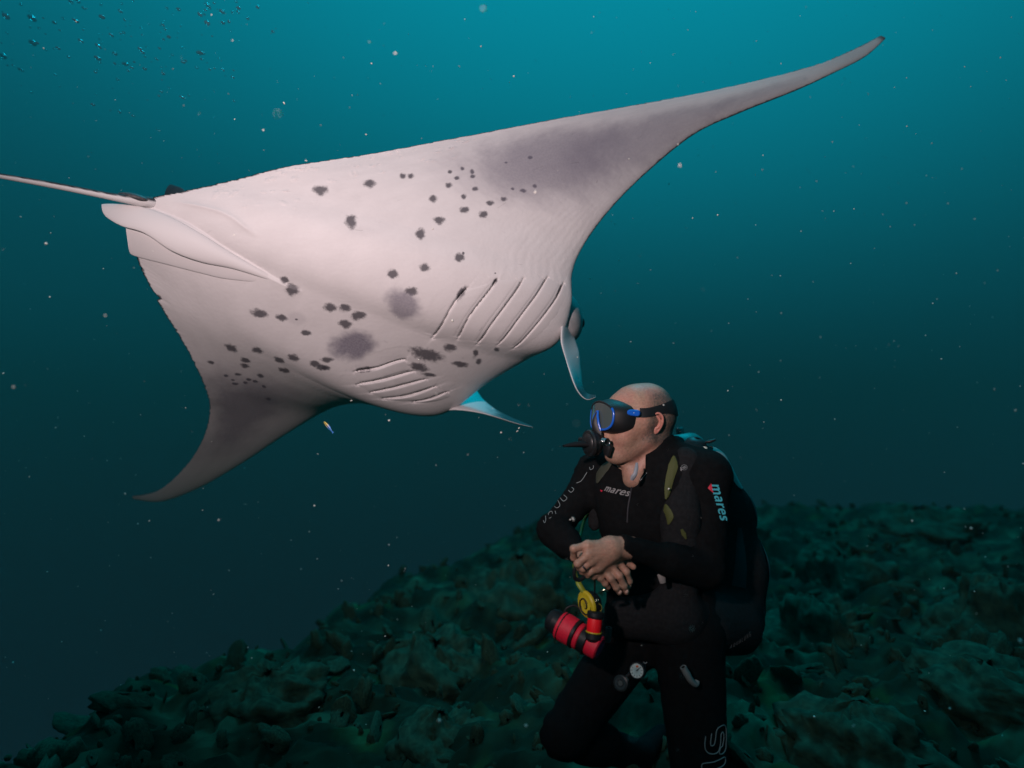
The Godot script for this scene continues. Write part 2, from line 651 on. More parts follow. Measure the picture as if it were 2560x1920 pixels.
func paint_skin() -> void:
	skin_im = Image.create(SKIN_W, SKIN_H, false, Image.FORMAT_RGB8)
	var span := float(SECTIONS.size() - 1)
	for y in SKIN_H:
		for x in SKIN_W:
			var a := x * 0.012
			var b := y * 0.012
			var n := noise.get_noise_2d(a, b)
			var k := 0.61 + 0.03 * n + 0.012 * fine.get_noise_2d(a * 9.0, b * 9.0)
			skin_im.set_pixel(x, y, Color(k, k * 0.965, k * 0.965).linear_to_srgb())
	add_marks()
	# dark rim along the trailing edge and the wing tips, scratches, freckles
	for x in SKIN_W:
		var u := (x + 0.5) / SKIN_W * span
		var tip := maxf(smoothstep(1.2, 0.0, u), smoothstep(21.2, 23.0, u))
		var rim := 0.004 + 0.05 * tip + 0.012 * smoothstep(16.0, 20.0, u)
		rim *= 1.0 + 0.8 * noise.get_noise_1d(u * 6.0)
		for y in SKIN_H:
			var v := (y + 0.5) / SKIN_H
			var e := minf(v, (1.0 - v) * (1.0 if u > 15.0 or u < 4.0 else 4.0))
			if e > rim * 2.0 and u < 22.6:
				continue
			var k := 1.0 - smoothstep(rim * 0.7, rim * 1.9, e + 0.3 * rim * fine.get_noise_2d(u * 20.0, v * 60.0))
			k = maxf(k, smoothstep(22.6, 22.95, u + 0.1 * fine.get_noise_2d(u * 9.0, v * 9.0)))
			var c := skin_im.get_pixel(x, y).srgb_to_linear()
			skin_im.set_pixel(x, y, c.lerp(Color(0.03, 0.03, 0.035), k * 0.85).linear_to_srgb())
	for s in 90:
		var u0 := rng.randf_range(3.0, 21.0)
		var v0 := rng.randf_range(0.06, 0.94)
		var an := rng.randf() * TAU
		var ln := rng.randf_range(4.0, 22.0)
		var fade := rng.randf_range(0.05, 0.25)
		for q in int(ln):
			var px := int(u0 / span * SKIN_W + cos(an) * q)
			var py := int(v0 * SKIN_H + sin(an) * q)
			if px > 0 and py > 0 and px < SKIN_W and py < SKIN_H:
				skin_im.set_pixel(px, py, skin_im.get_pixel(px, py).darkened(fade))


func add_marks() -> void:
	mark(14.479, 0.1868, 0.0254, 0.0191, 0.26, 0.88, 0.25)
	mark(15.091, 0.2413, 0.0211, 0.0162, 0.26, 0.88, 0.25)
	mark(15.530, 0.2576, 0.0132, 0.0112, 0.25, 0.88, 0.25)
	mark(15.581, 0.2733, 0.0116, 0.0112, 0.24, 0.88, 0.25)
	mark(15.935, 0.3300, 0.0085, 0.0075, 0.23, 0.88, 0.25)
	mark(16.094, 0.3367, 0.0085, 0.0075, 0.22, 0.88, 0.25)
	mark(15.802, 0.3910, 0.0102, 0.0074, 0.23, 0.88, 0.25)
	mark(16.061, 0.3854, 0.0086, 0.0093, 0.22, 0.88, 0.25)
	mark(15.942, 0.4181, 0.0103, 0.0074, 0.22, 0.88, 0.25)
	mark(15.568, 0.4137, 0.0135, 0.0109, 0.24, 0.88, 0.25)
	mark(15.634, 0.4971, 0.0120, 0.0090, 0.24, 0.88, 0.25)
	mark(15.104, 0.4468, 0.0151, 0.0142, 0.26, 0.88, 0.25)
	mark(15.364, 0.5090, 0.0102, 0.0089, 0.25, 0.88, 0.25)
	mark(15.019, 0.5643, 0.0188, 0.0123, 0.26, 0.88, 0.25)
	mark(15.028, 0.6271, 0.0173, 0.0141, 0.26, 0.88, 0.25)
	mark(14.481, 0.5421, 0.0201, 0.0158, 0.26, 0.88, 0.25)
	mark(15.369, 0.6024, 0.0156, 0.0088, 0.25, 0.88, 0.25)
	mark(15.556, 0.6199, 0.0139, 0.0088, 0.25, 0.88, 0.25)
	mark(15.853, 0.5969, 0.0070, 0.0054, 0.23, 0.88, 0.25)
	mark(15.868, 0.6365, 0.0123, 0.0071, 0.23, 0.88, 0.25)
	mark(16.042, 0.6484, 0.0089, 0.0072, 0.22, 0.88, 0.25)
	mark(16.476, 0.4104, 0.0052, 0.0037, 0.20, 0.88, 0.25)
	mark(16.720, 0.4446, 0.0088, 0.0075, 0.19, 0.88, 0.25)
	mark(13.595, 0.3589, 0.0192, 0.0265, 0.29, 0.88, 0.25)
	mark(13.837, 0.5337, 0.0182, 0.0195, 0.28, 0.88, 0.25)
	mark(13.423, 0.6596, 0.0187, 0.0156, 0.29, 0.88, 0.25)
	mark(13.581, 0.6661, 0.0051, 0.0053, 0.28, 0.88, 0.25)
	mark(12.911, 0.5907, 0.0182, 0.0152, 0.31, 0.88, 0.25)
	mark(12.510, 0.5368, 0.0197, 0.0170, 0.33, 0.88, 0.25)
	mark(12.267, 0.5962, 0.0233, 0.0161, 0.36, 0.88, 0.25)
	mark(11.074, 0.3480, 0.0165, 0.0134, 0.48, 0.88, 0.25)
	mark(10.819, 0.3717, 0.0248, 0.0233, 0.48, 0.88, 0.25)
	mark(9.598, 0.3193, 0.0295, 0.0195, 0.42, 0.88, 0.25)
	mark(9.782, 0.3733, 0.0197, 0.0152, 0.34, 0.88, 0.25)
	mark(9.681, 0.4460, 0.0185, 0.0135, 0.35, 0.88, 0.25)
	mark(10.750, 0.4666, 0.0237, 0.0188, 0.49, 0.88, 0.25)
	mark(10.974, 0.4963, 0.0221, 0.0191, 0.48, 0.88, 0.25)
	mark(10.885, 0.5334, 0.0312, 0.0208, 0.85, 0.88, 0.25)
	mark(10.428, 0.5188, 0.0241, 0.0200, 0.51, 0.88, 0.25)
	mark(7.513, 0.2358, 0.0230, 0.0266, 0.86, 0.88, 0.25)
	mark(8.152, 0.3388, 0.0239, 0.0204, 0.94, 0.88, 0.25)
	mark(6.409, 0.0997, 0.0125, 0.0129, 0.65, 0.88, 0.25)
	mark(7.190, 0.2874, 0.0196, 0.0188, 0.88, 0.88, 0.25)
	mark(6.873, 0.2814, 0.0173, 0.0191, 0.82, 0.88, 0.25)
	mark(8.323, 0.4179, 0.0216, 0.0235, 1.07, 0.88, 0.25)
	mark(8.842, 0.4524, 0.0230, 0.0211, 0.87, 0.88, 0.25)
	mark(7.760, 0.4474, 0.0260, 0.0223, 1.04, 0.88, 0.25)
	mark(9.025, 0.5140, 0.0220, 0.0191, 0.74, 0.88, 0.25)
	mark(9.019, 0.5359, 0.0242, 0.0173, 0.77, 0.88, 0.25)
	mark(9.278, 0.5339, 0.0232, 0.0148, 0.63, 0.88, 0.25)
	mark(9.068, 0.5474, 0.0183, 0.0136, 0.72, 0.88, 0.25)
	mark(6.078, 0.1634, 0.0091, 0.0112, 0.65, 0.88, 0.25)
	mark(6.332, 0.2390, 0.0130, 0.0116, 0.71, 0.88, 0.25)
	mark(6.270, 0.2964, 0.0114, 0.0126, 0.73, 0.88, 0.25)
	mark(6.290, 0.3328, 0.0115, 0.0132, 0.76, 0.88, 0.25)
	mark(6.675, 0.3577, 0.0138, 0.0174, 0.85, 0.88, 0.25)
	mark(5.857, 0.2118, 0.0130, 0.0126, 0.66, 0.88, 0.25)
	mark(6.054, 0.2745, 0.0094, 0.0128, 0.69, 0.88, 0.25)
	mark(6.173, 0.3829, 0.0078, 0.0144, 0.76, 0.88, 0.25)
	mark(5.541, 0.4358, 0.0118, 0.0177, 0.66, 0.88, 0.25)
	mark(5.994, 0.2007, 0.0074, 0.0079, 0.66, 0.88, 0.25)
	mark(10.466, 0.7420, 0.0691, 0.0345, 0.09, 0.88, 0.25)
	mark(10.937, 0.7715, 0.0260, 0.0246, 0.08, 0.88, 0.25)
	mark(10.032, 0.7572, 0.0395, 0.0242, -0.01, 0.88, 0.25)
	mark(9.919, 0.8012, 0.0289, 0.0113, 0.24, 0.88, 0.25)
	mark(10.490, 0.8393, 0.0356, 0.0180, 0.08, 0.88, 0.25)
	mark(11.005, 0.8372, 0.0110, 0.0248, 0.40, 0.88, 0.25)
	mark(10.717, 0.8700, 0.0132, 0.0197, 0.35, 0.88, 0.25)
	mark(11.498, 0.8644, 0.0109, 0.0197, 0.44, 0.88, 0.25)
	mark(12.593, 0.7031, 0.0120, 0.0298, -0.25, 0.88, 0.25)
	mark(13.087, 0.7691, 0.0069, 0.0157, -0.31, 0.88, 0.25)
	mark(9.451, 0.6396, 0.0405, 0.0125, 0.75, 0.88, 0.25)
	mark(13.330, 0.9524, 0.0060, 0.0263, -0.21, 0.88, 0.25)
	mark(8.142, 0.0027, 0.0131, 0.0107, 0.64, 0.88, 0.25)
	mark(9.929, 0.4080, 0.0051, 0.0043, 0.55, 0.88, 0.25)
	mark(13.292, 0.7639, 0.0035, 0.0035, 0.28, 0.88, 0.25)
	mark(11.902, 0.5986, 0.0666, 0.0812, 0.43, 0.7, 1)
	mark(9.939, 0.5695, 0.0990, 0.0671, 0.67, 0.85, 1)
	mark(9.957, 0.4069, 0.0394, 0.0300, 0.55, 0.14, 1)
	mark(13.345, 0.4019, 0.0573, 0.0209, 0.30, 0.05, 1)
	mark(16.758, 0.5346, 0.2673, 0.1119, 0.40, 0.6, 1.4)
	mark(17.475, 0.5316, 0.3871, 0.1389, 0.41, 0.28, 1.6)
	mark(17.926, 0.7369, 0.3563, 0.0766, 0.47, 0.5, 1.3)
	mark(19.437, 0.8818, 0.2558, 0.0491, 0.49, 0.36, 1.3)
	mark(4.704, 0.3128, 0.1231, 0.2491, 0.50, 0.6, 1.3)  # this and the next: pigment, with the lower wing's shade put into the colour
	mark(4.594, 0.3260, 0.2376, 0.3387, 1.27, 0.25, 1.6)
	mark(3.059, 0.3066, 0.1542, 0.1081, 2.03, 0.25, 1.3)
	mark(6.026, 0.4747, 0.1061, 0.1449, 0.77, 0.3, 1.3)


func manta() -> void:
	var span := SECTIONS.size() - 1
	paint_skin()
	ray_at = (SECTIONS[11][0] + SECTIONS[11][1]) * 0.5
	var root := thing("manta_ray", "big pale bellied manta ray banking overhead, dark spots and long thin tail", "manta ray", ray_at)
	var rows := span * ACROSS + 1
	var ring := ALONG + BEHIND
	var p := PackedVector3Array()
	p.resize(rows * ring)
	var uv := PackedVector2Array()
	uv.resize(rows * ring)
	# the gill slits as lines in the place
	var slits := []
	for g in GILLS:
		var line := []
		for q in smooth_line(g, 5):
			line.append(ray_point(q.x, q.y))
		slits.append(line)
	var folds := []
	for g in FOLDS:
		var line := []
		for q in smooth_line(g, 6):
			line.append(ray_point(q.x, q.y))
		folds.append(line)
	for i in rows:
		var u := float(i) / ACROSS
		var s := section(u)
		var a := section(maxf(u - 0.02, 0.0))
		var b := section(minf(u + 0.02, float(span)))
		# the trailing edge is a little frayed
		var fray := 0.006 * fine.get_noise_1d(u * 9.0) + 0.002 * fine.get_noise_1d(u * 31.0)
		if u < 1.0 or u > 22.0:
			fray = 0.0
		var notch := exp(-pow((u - 8.15) / 0.09, 2.0))
		for j in ring:
			var belly := j < ALONG
			var t := float(j) / (ALONG - 1) if belly else float(ring - j) / (BEHIND + 1)
			var v := 1.0 - pow(1.0 - t, 1.2)
			var du: Vector3 = b[1].lerp(b[0], v) - a[1].lerp(a[0], v)
			var n: Vector3 = du.cross(s[0] - s[1]).normalized()
			if n.z < 0.0:
				n = -n
			var f := foil(1.0 - v)
			var q: Vector3 = s[1].lerp(s[0], v)
			q += (s[0] - s[1]).normalized() * ((0.014 * notch - 0.7 * fray) * maxf(1.0 - v / 0.05, 0.0))
			if belly:
				q += n * s[2] * f
				q += n * belly_relief(u, v, q, slits, folds)
			else:
				q -= n * s[3] * f
			p[i * ring + j] = q
			uv[i * ring + j] = Vector2(u / span, v)
	var whole := sheet(p, rows, ring, true, uv)
	var arr := whole.surface_get_arrays(0)
	var under := PackedInt32Array()
	var over := PackedInt32Array()
	var idx: PackedInt32Array = arr[Mesh.ARRAY_INDEX]
	for k in range(0, idx.size(), 3):
		var j := mini(idx[k] % ring, mini(idx[k + 1] % ring, idx[k + 2] % ring))
		var far := maxi(idx[k] % ring, maxi(idx[k + 1] % ring, idx[k + 2] % ring))
		if far < ALONG and not (j == 0 and far == ring - 1):
			under.append_array([idx[k], idx[k + 1], idx[k + 2]])
		else:
			over.append_array([idx[k], idx[k + 1], idx[k + 2]])
	# normals must point outwards on both sides
	var nr: PackedVector3Array = arr[Mesh.ARRAY_NORMAL]
	if nr[(11 * ACROSS) * ring + ALONG / 2].z < 0.0:
		for k in nr.size():
			nr[k] = -nr[k]
		arr[Mesh.ARRAY_NORMAL] = nr
		for list in [under, over]:
			for k in range(0, list.size(), 3):
				var sw: int = list[k]
				list[k] = list[k + 1]
				list[k + 1] = sw
	var m := ArrayMesh.new()
	arr[Mesh.ARRAY_INDEX] = under
	m.add_surface_from_arrays(Mesh.PRIMITIVE_TRIANGLES, arr)
	arr[Mesh.ARRAY_INDEX] = over
	m.add_surface_from_arrays(Mesh.PRIMITIVE_TRIANGLES, arr)
	var skin := mat(Color.WHITE, 0.55, 0.0, 0.35)
	skin.albedo_texture = ImageTexture.create_from_image(skin_im)
	skin.texture_repeat = false
	var dark := grain(mat(Color.WHITE, 0.6, 0.0, 0.35), 3.0, col(0.012, 0.014, 0.018), col(0.035, 0.038, 0.045))
	m.surface_set_material(0, skin)
	m.surface_set_material(1, dark)
	part(root, "body", m, null)

	# gill flaps: fixed in front, their free rear edge lies over the slit
	for g in GILLS.size():
		part(root, "gill_flap", gill_flap(g), skin)

	var white := mat(col(0.61, 0.589, 0.589), 0.55, 0.0, 0.35)
	var two := mat(Color.WHITE, 0.55, 0.0, 0.35)
	two.vertex_color_use_as_albedo = true

	# tail: pale below, dark on top
	var tail_pts := smooth_line([Vector3(-1.088, 1.757, -2.140), Vector3(-1.126, 1.752, -2.090), Vector3(-1.186, 1.755, -2.050), Vector3(-1.311, 1.770, -1.990), Vector3(-1.426, 1.780, -1.930), Vector3(-1.573, 1.793, -1.860), Vector3(-1.835, 1.815, -1.800)], 10)
	var tp := PackedVector3Array()
	var tc := PackedColorArray()
	var tn := tail_pts.size()
	for i in tn:
		var t := float(i) / (tn - 1)
		var d: Vector3 = (tail_pts[mini(i + 1, tn - 1)] - tail_pts[maxi(i - 1, 0)]).normalized()
		var u := d.cross(Vector3(0, 0.95, -0.3)).normalized()
		var w := u.cross(d)
		var r := lerpf(0.021, 0.0115, smoothstep(0.0, 0.4, t)) * (1.0 - 0.55 * smoothstep(0.3, 1.0, t))
		if t > 0.97:
			r *= (1.0 - t) / 0.03
		for k in 20:
			var an := TAU * k / 20
			tp.append(tail_pts[i] + u * cos(an) * r + w * sin(an) * r * 0.9)
			var top := smoothstep(-0.25, 0.08, sin(an) + 0.16 * fine.get_noise_2d(i * 0.9, k * 1.3))
			tc.append(Color(0.61, 0.589, 0.589).lerp(Color(0.025, 0.025, 0.03), top))
	part(root, "tail", sheet(tp, tn, 20, true, PackedVector2Array(), tc), two)
	# the dark swelling over the root of the tail
	part(root, "tail_root", ball(Transform3D(Basis(Vector3(0.045, -0.008, 0), Vector3(0.003, 0.013, 0), Vector3(0, 0, 0.03)), Vector3(-1.144, 1.762, -2.090)), 18, 10), grain(mat(Color.WHITE, 0.6), 14.0, col(0.02, 0.02, 0.024), col(0.09, 0.085, 0.09)))

	# dorsal fin, seen past the upper edge
	part(root, "dorsal_fin", blade([[Vector3(-1.025, 1.796, -2.220), Vector3(-1.118, 1.784, -2.220), 0.012], [Vector3(-1.060, 1.829, -2.240), Vector3(-1.126, 1.823, -2.250), 0.008], [Vector3(-1.096, 1.846, -2.260), Vector3(-1.129, 1.845, -2.270), 0.004], [Vector3(-1.121, 1.856, -2.280), Vector3(-1.127, 1.854, -2.280), 0.002]]), dark)

	# pelvic fins folded together below the tail root
	part(root, "pelvic_fin", blade([[Vector3(-0.7526, 1.5235, -2.2259), Vector3(-0.7563, 1.5344, -2.2192), 0.002], [Vector3(-0.8035, 1.5407, -2.2022), Vector3(-0.8032, 1.5657, -2.1934), 0.006], [Vector3(-0.8811, 1.5628, -2.1759), Vector3(-0.8760, 1.6098, -2.1632), 0.011], [Vector3(-0.9666, 1.5784, -2.1494), Vector3(-0.9497, 1.6585, -2.1341), 0.013], [Vector3(-1.0420, 1.6070, -2.1187), Vector3(-1.0251, 1.7020, -2.1132), 0.012], [Vector3(-1.1086, 1.6545, -2.0895), Vector3(-1.0890, 1.7284, -2.1002), 0.009], [Vector3(-1.1720, 1.6742, -2.0781), Vector3(-1.1465, 1.7397, -2.0899), 0.007], [Vector3(-1.2164, 1.6998, -2.0804), Vector3(-1.2093, 1.7439, -2.0898), 0.005], [Vector3(-1.2296, 1.7167, -2.0816), Vector3(-1.2374, 1.7426, -2.0901), 0.003]], 0.1), white)
	part(root, "pelvic_fin", blade([[Vector3(-0.7622, 1.5208, -2.2277), Vector3(-0.7687, 1.5317, -2.2208), 0.002], [Vector3(-0.9082, 1.5343, -2.1994), Vector3(-0.8914, 1.5900, -2.1657), 0.003], [Vector3(-0.9751, 1.5481, -2.1845), Vector3(-0.9707, 1.6013, -2.1489), 0.003], [Vector3(-1.0774, 1.5733, -2.1613), Vector3(-1.0584, 1.6320, -2.1232), 0.003], [Vector3(-1.1687, 1.5965, -2.1460), Vector3(-1.1322, 1.6629, -2.1022), 0.003], [Vector3(-1.1777, 1.6080, -2.1312), Vector3(-1.1670, 1.6709, -2.0941), 0.002]], 0.04), white)

	# cephalic fins beside the mouth, and the eye swelling
	var lobe := mat(Color.WHITE, 0.5, 0.0, 0.35)
	lobe.vertex_color_use_as_albedo = true
	part(root, "cephalic_fin", blade([[Vector3(0.175, 1.409, -2.420), Vector3(0.238, 1.440, -2.580), 0.010], [Vector3(0.169, 1.345, -2.370), Vector3(0.227, 1.382, -2.540), 0.010], [Vector3(0.180, 1.284, -2.320), Vector3(0.238, 1.315, -2.470), 0.006], [Vector3(0.189, 1.245, -2.280), Vector3(0.242, 1.248, -2.435), 0.007], [Vector3(0.200, 1.202, -2.230), Vector3(0.242, 1.196, -2.380), 0.006], [Vector3(0.213, 1.170, -2.180), Vector3(0.246, 1.174, -2.320), 0.005], [Vector3(0.233, 1.152, -2.150), Vector3(0.256, 1.166, -2.280), 0.004], [Vector3(0.257, 1.159, -2.140), Vector3(0.266, 1.165, -2.200), 0.002]], 0.12), lobe)
	part(root, "cephalic_fin", blade([[Vector3(-0.288, 1.096, -2.760), Vector3(-0.159, 1.183, -2.980), 0.018], [Vector3(-0.218, 1.100, -2.700), Vector3(-0.146, 1.167, -2.960), 0.012], [Vector3(-0.133, 1.094, -2.620), Vector3(-0.118, 1.133, -2.900), 0.008], [Vector3(-0.058, 1.078, -2.560), Vector3(-0.064, 1.095, -2.820), 0.006], [Vector3(0.015, 1.058, -2.510), Vector3(0.004, 1.067, -2.700), 0.004], [Vector3(0.075, 1.045, -2.480), Vector3(0.074, 1.045, -2.560), 0.002]], 0.12), lobe)
	part(root, "eye_swelling", ball(Transform3D(Basis(Vector3(0.070, -0.012, -0.02), Vector3(-0.012, 0.098, 0), Vector3(0.01, 0, 0.14)), Vector3(0.191, 1.454, -2.580)), 36, 24), grain(mat(Color.WHITE, 0.6, 0.0, 0.3), 5.0, col(0.20, 0.21, 0.215), col(0.42, 0.41, 0.41)))  # natural grey round the eye, plus unlit shade put into the colour
	part(root, "eye", ball(Transform3D(Basis(Vector3(0.012, 0, 0), Vector3(0, 0.02, 0), Vector3(0, 0, 0.018)), Vector3(0.256, 1.426, -2.550)), 18, 12), mat(col(0.015, 0.015, 0.02), 0.15))


func gill_flap(g: int) -> ArrayMesh:
	var a := smooth_line(GILLS[g], 8)
	var low := g >= 5
	var b := []
	if g == 4 or g == 9:
		var c := smooth_line(GILLS[g - 1], 8)
		for k in a.size():
			var q: Vector2 = c[int(round(float(k) / (a.size() - 1) * (c.size() - 1)))]
			b.append(a[k] + (a[k] - q) * 0.75)
	else:
		var c := smooth_line(GILLS[g + 1], 8)
		for k in a.size():
			b.append(c[int(round(float(k) / (a.size() - 1) * (c.size() - 1)))])
	var p := PackedVector3Array()
	var uv := PackedVector2Array()
	var cols := [[0.16, -0.008], [0.05, -0.0045], [0.004, -0.0012], [0.0, 0.0002], [0.012, 0.0012], [0.05, 0.0019], [0.1, 0.0020], [0.2, 0.0018], [0.35, 0.0013], [0.5, 0.0007], [0.65, 0.0], [0.75, -0.0012], [0.82, -0.004]]
	for k in a.size():
		var t := float(k) / (a.size() - 1)
		var lift := sin(PI * clampf(t * 0.94 + 0.03, 0.0, 1.0))
		lift = pow(lift, 0.6) * (1.25 if low else 1.0)
		for c in cols:
			var q: Vector2 = a[k].lerp(b[k], c[0])
			q.y = minf(q.y, 0.985)
			var wave := 0.0006 * fine.get_noise_2d(t * 9.0, g * 7.0)
			p.append(ray_point(q.x, q.y) + ray_normal(q.x, q.y) * ((c[1] + wave) * lift - 0.0016 * (1.0 - lift)))
			uv.append(Vector2(q.x / (SECTIONS.size() - 1), q.y))
	return sheet(p, a.size(), cols.size(), false, uv)


func belly_relief(u: float, v: float, q: Vector3, slits: Array, folds: Array) -> float:
	var h := 0.0
	# ripples of the thin trailing edge, running in from the rim
	var rim := smoothstep(0.30, 0.02, v) * smoothstep(0.4, 3.0, u) * (1.0 - 0.65 * smoothstep(9.0, 14.0, u))
	if rim > 0.0:
		h += rim * 0.0004 * sin(u * 78.0 + 3.0 * noise.get_noise_2d(u * 2.0, v * 3.0) + v * 6.0)
	h += 0.0003 * fine.get_noise_3dv(q * 60.0)
	# creases of the throat near the wing root, and small wart-like bumps near the upper rim
	if u > 12.8 and u < 16.5 and v > 0.72:
		h += 0.0004 * sin(v * 230.0 + 4.0 * noise.get_noise_2d(u, v * 4.0)) * smoothstep(0.72, 0.8, v) * smoothstep(16.5, 15.0, u) * smoothstep(12.8, 13.6, u) * (0.5 + 0.5 * noise.get_noise_2d(u * 3.0, v * 9.0))
	if u > 13.0 and u < 17.0 and v < 0.30:
		var w := fine.get_noise_3dv(q * 26.0 + Vector3(5, 0, 0))
		h += 0.0028 * smoothstep(0.38, 0.62, w) * smoothstep(0.30, 0.12, v)
	if v < 0.5 and u > 7.0 and u < 15.0:
		for g in folds.size():
			var r := near_line(q, folds[g], FOLD_SHAPE[g][0], 0.16)
			if r.z < 0.5:
				continue
			var fs: Array = FOLD_SHAPE[g]
			var fade := smoothstep(1.0, 0.72, r.y) * smoothstep(0.0, 0.2, r.y)
			var d := absf(r.x)
			h += fade * lerpf(-fs[3] * exp(-d / fs[4]), fs[1] * exp(-d / fs[2]), smoothstep(-0.004, 0.006, r.x))
	if v > 0.35 and u > 5.5 and u < 14.6:
		for g in slits.size():
			var line: Array = slits[g]
			var n := line.size()
			var best := 1e9
			var at := 0
			var c: Vector3 = line[n / 2]
			if q.distance_squared_to(c) > 0.05:
				continue
			for k in n - 1:
				var e: Vector3 = line[k + 1] - line[k]
				var t := clampf((q - line[k]).dot(e) / e.length_squared(), 0.0, 1.0)
				var d2: float = q.distance_squared_to(line[k] + e * t)
				if d2 < best:
					best = d2
					at = k
			var d := sqrt(best)
			if d > 0.07:
				continue
			var e2: Vector3 = line[at + 1] - line[at]
			var off: Vector3 = q - line[at]
			var nose := Vector3(0.9, -0.35, -0.25)
			var ahead := off.dot(nose - e2 * nose.dot(e2) / e2.length_squared()) > 0.0
			var along := clampf((float(at) + 0.5) / (n - 1), 0.0, 1.0)
			var fade := smoothstep(0.0, 0.12, along) * smoothstep(1.0, 0.88, along) * 0.8 + 0.2
			# the flap ahead of a slit stands proud and tucks under behind it
			# a deep slot just behind the flap's free edge, and a dip that leads into it
			var sd := d if ahead else -d
			var open := fade * (1.25 - 0.7 * along if g < 5 else 1.0)
			h -= open * 0.013 * exp(-pow((sd + 0.0004) / 0.0042, 2.0))
			h -= fade * (0.0036 if g < 5 else 0.0052) * exp(-d / 0.03) * (1.0 if sd < 0.0 else exp(-d / 0.006))
	return h


# signed distance to a line (positive on the proud side), place along it, 1 when within reach
func near_line(q: Vector3, line: Array, proud: Vector3, reach: float) -> Vector3:
	var n := line.size()
	var best := 1e9
	var at := 0
	for k in n - 1:
		var e: Vector3 = line[k + 1] - line[k]
		var t := clampf((q - line[k]).dot(e) / e.length_squared(), 0.0, 1.0)
		var d2: float = q.distance_squared_to(line[k] + e * t)
		if d2 < best:
			best = d2
			at = k
	var d := sqrt(best)
	if d > reach:
		return Vector3.ZERO
	var e2: Vector3 = line[at + 1] - line[at]
	var off: Vector3 = q - line[at]
	var s := off.dot(proud - e2 * proud.dot(e2) / e2.length_squared())
	var along := (at + clampf(off.dot(e2) / e2.length_squared(), 0.0, 1.0)) / (n - 1.0)
	return Vector3(d if s > 0.0 else -d, along, 1.0)


# a thin fin: rows of [front edge, rear edge, half thickness]; curl bows it across
func blade(rows_in: Array, curl := 0.0) -> ArrayMesh:
	var rows := []
	var n := rows_in.size()
	for i in n - 1:
		for k in 6:
			var r := []
			for c in 3:
				r.append(catmull(rows_in[maxi(i - 1, 0)][c], rows_in[i][c], rows_in[i + 1][c], rows_in[mini(i + 2, n - 1)][c], k / 6.0))
			rows.append(r)
	rows.append(rows_in[n - 1])
	var p := PackedVector3Array()
	var tint := PackedColorArray()
	var seg := 28
	for i in rows.size():
		var r = rows[i]
		var a: Vector3 = (rows[mini(i + 1, rows.size() - 1)][0] + rows[mini(i + 1, rows.size() - 1)][1]) - (rows[maxi(i - 1, 0)][0] + rows[maxi(i - 1, 0)][1])
		var w: Vector3 = r[0] - r[1]
		var nn := a.cross(w).normalized()
		var t := float(i) / (rows.size() - 1)
		for k in seg:
			var an := TAU * k / seg
			var s := cos(an)
			var q: Vector3 = (r[0] + r[1]) * 0.5 + w * 0.5 * s + nn * sin(an) * absf(r[2])
			q += nn * curl * w.length() * 0.5 * (1.0 - s * s) * 0.5
			p.append(q)
			# one face dark towards the tip, as on the back of the animal
			var dk := smoothstep(-0.1, 0.25, -sin(an)) * smoothstep(0.45, 0.7, t + 0.08 * fine.get_noise_2d(i * 0.5, k * 0.5))
			tint.append(Color(0.61, 0.589, 0.589).lerp(Color(0.03, 0.032, 0.038), dk))
	return sheet(p, rows.size(), seg, true, PackedVector2Array(), tint)

# ---------------------------------------------------------------- bodies as distance fields

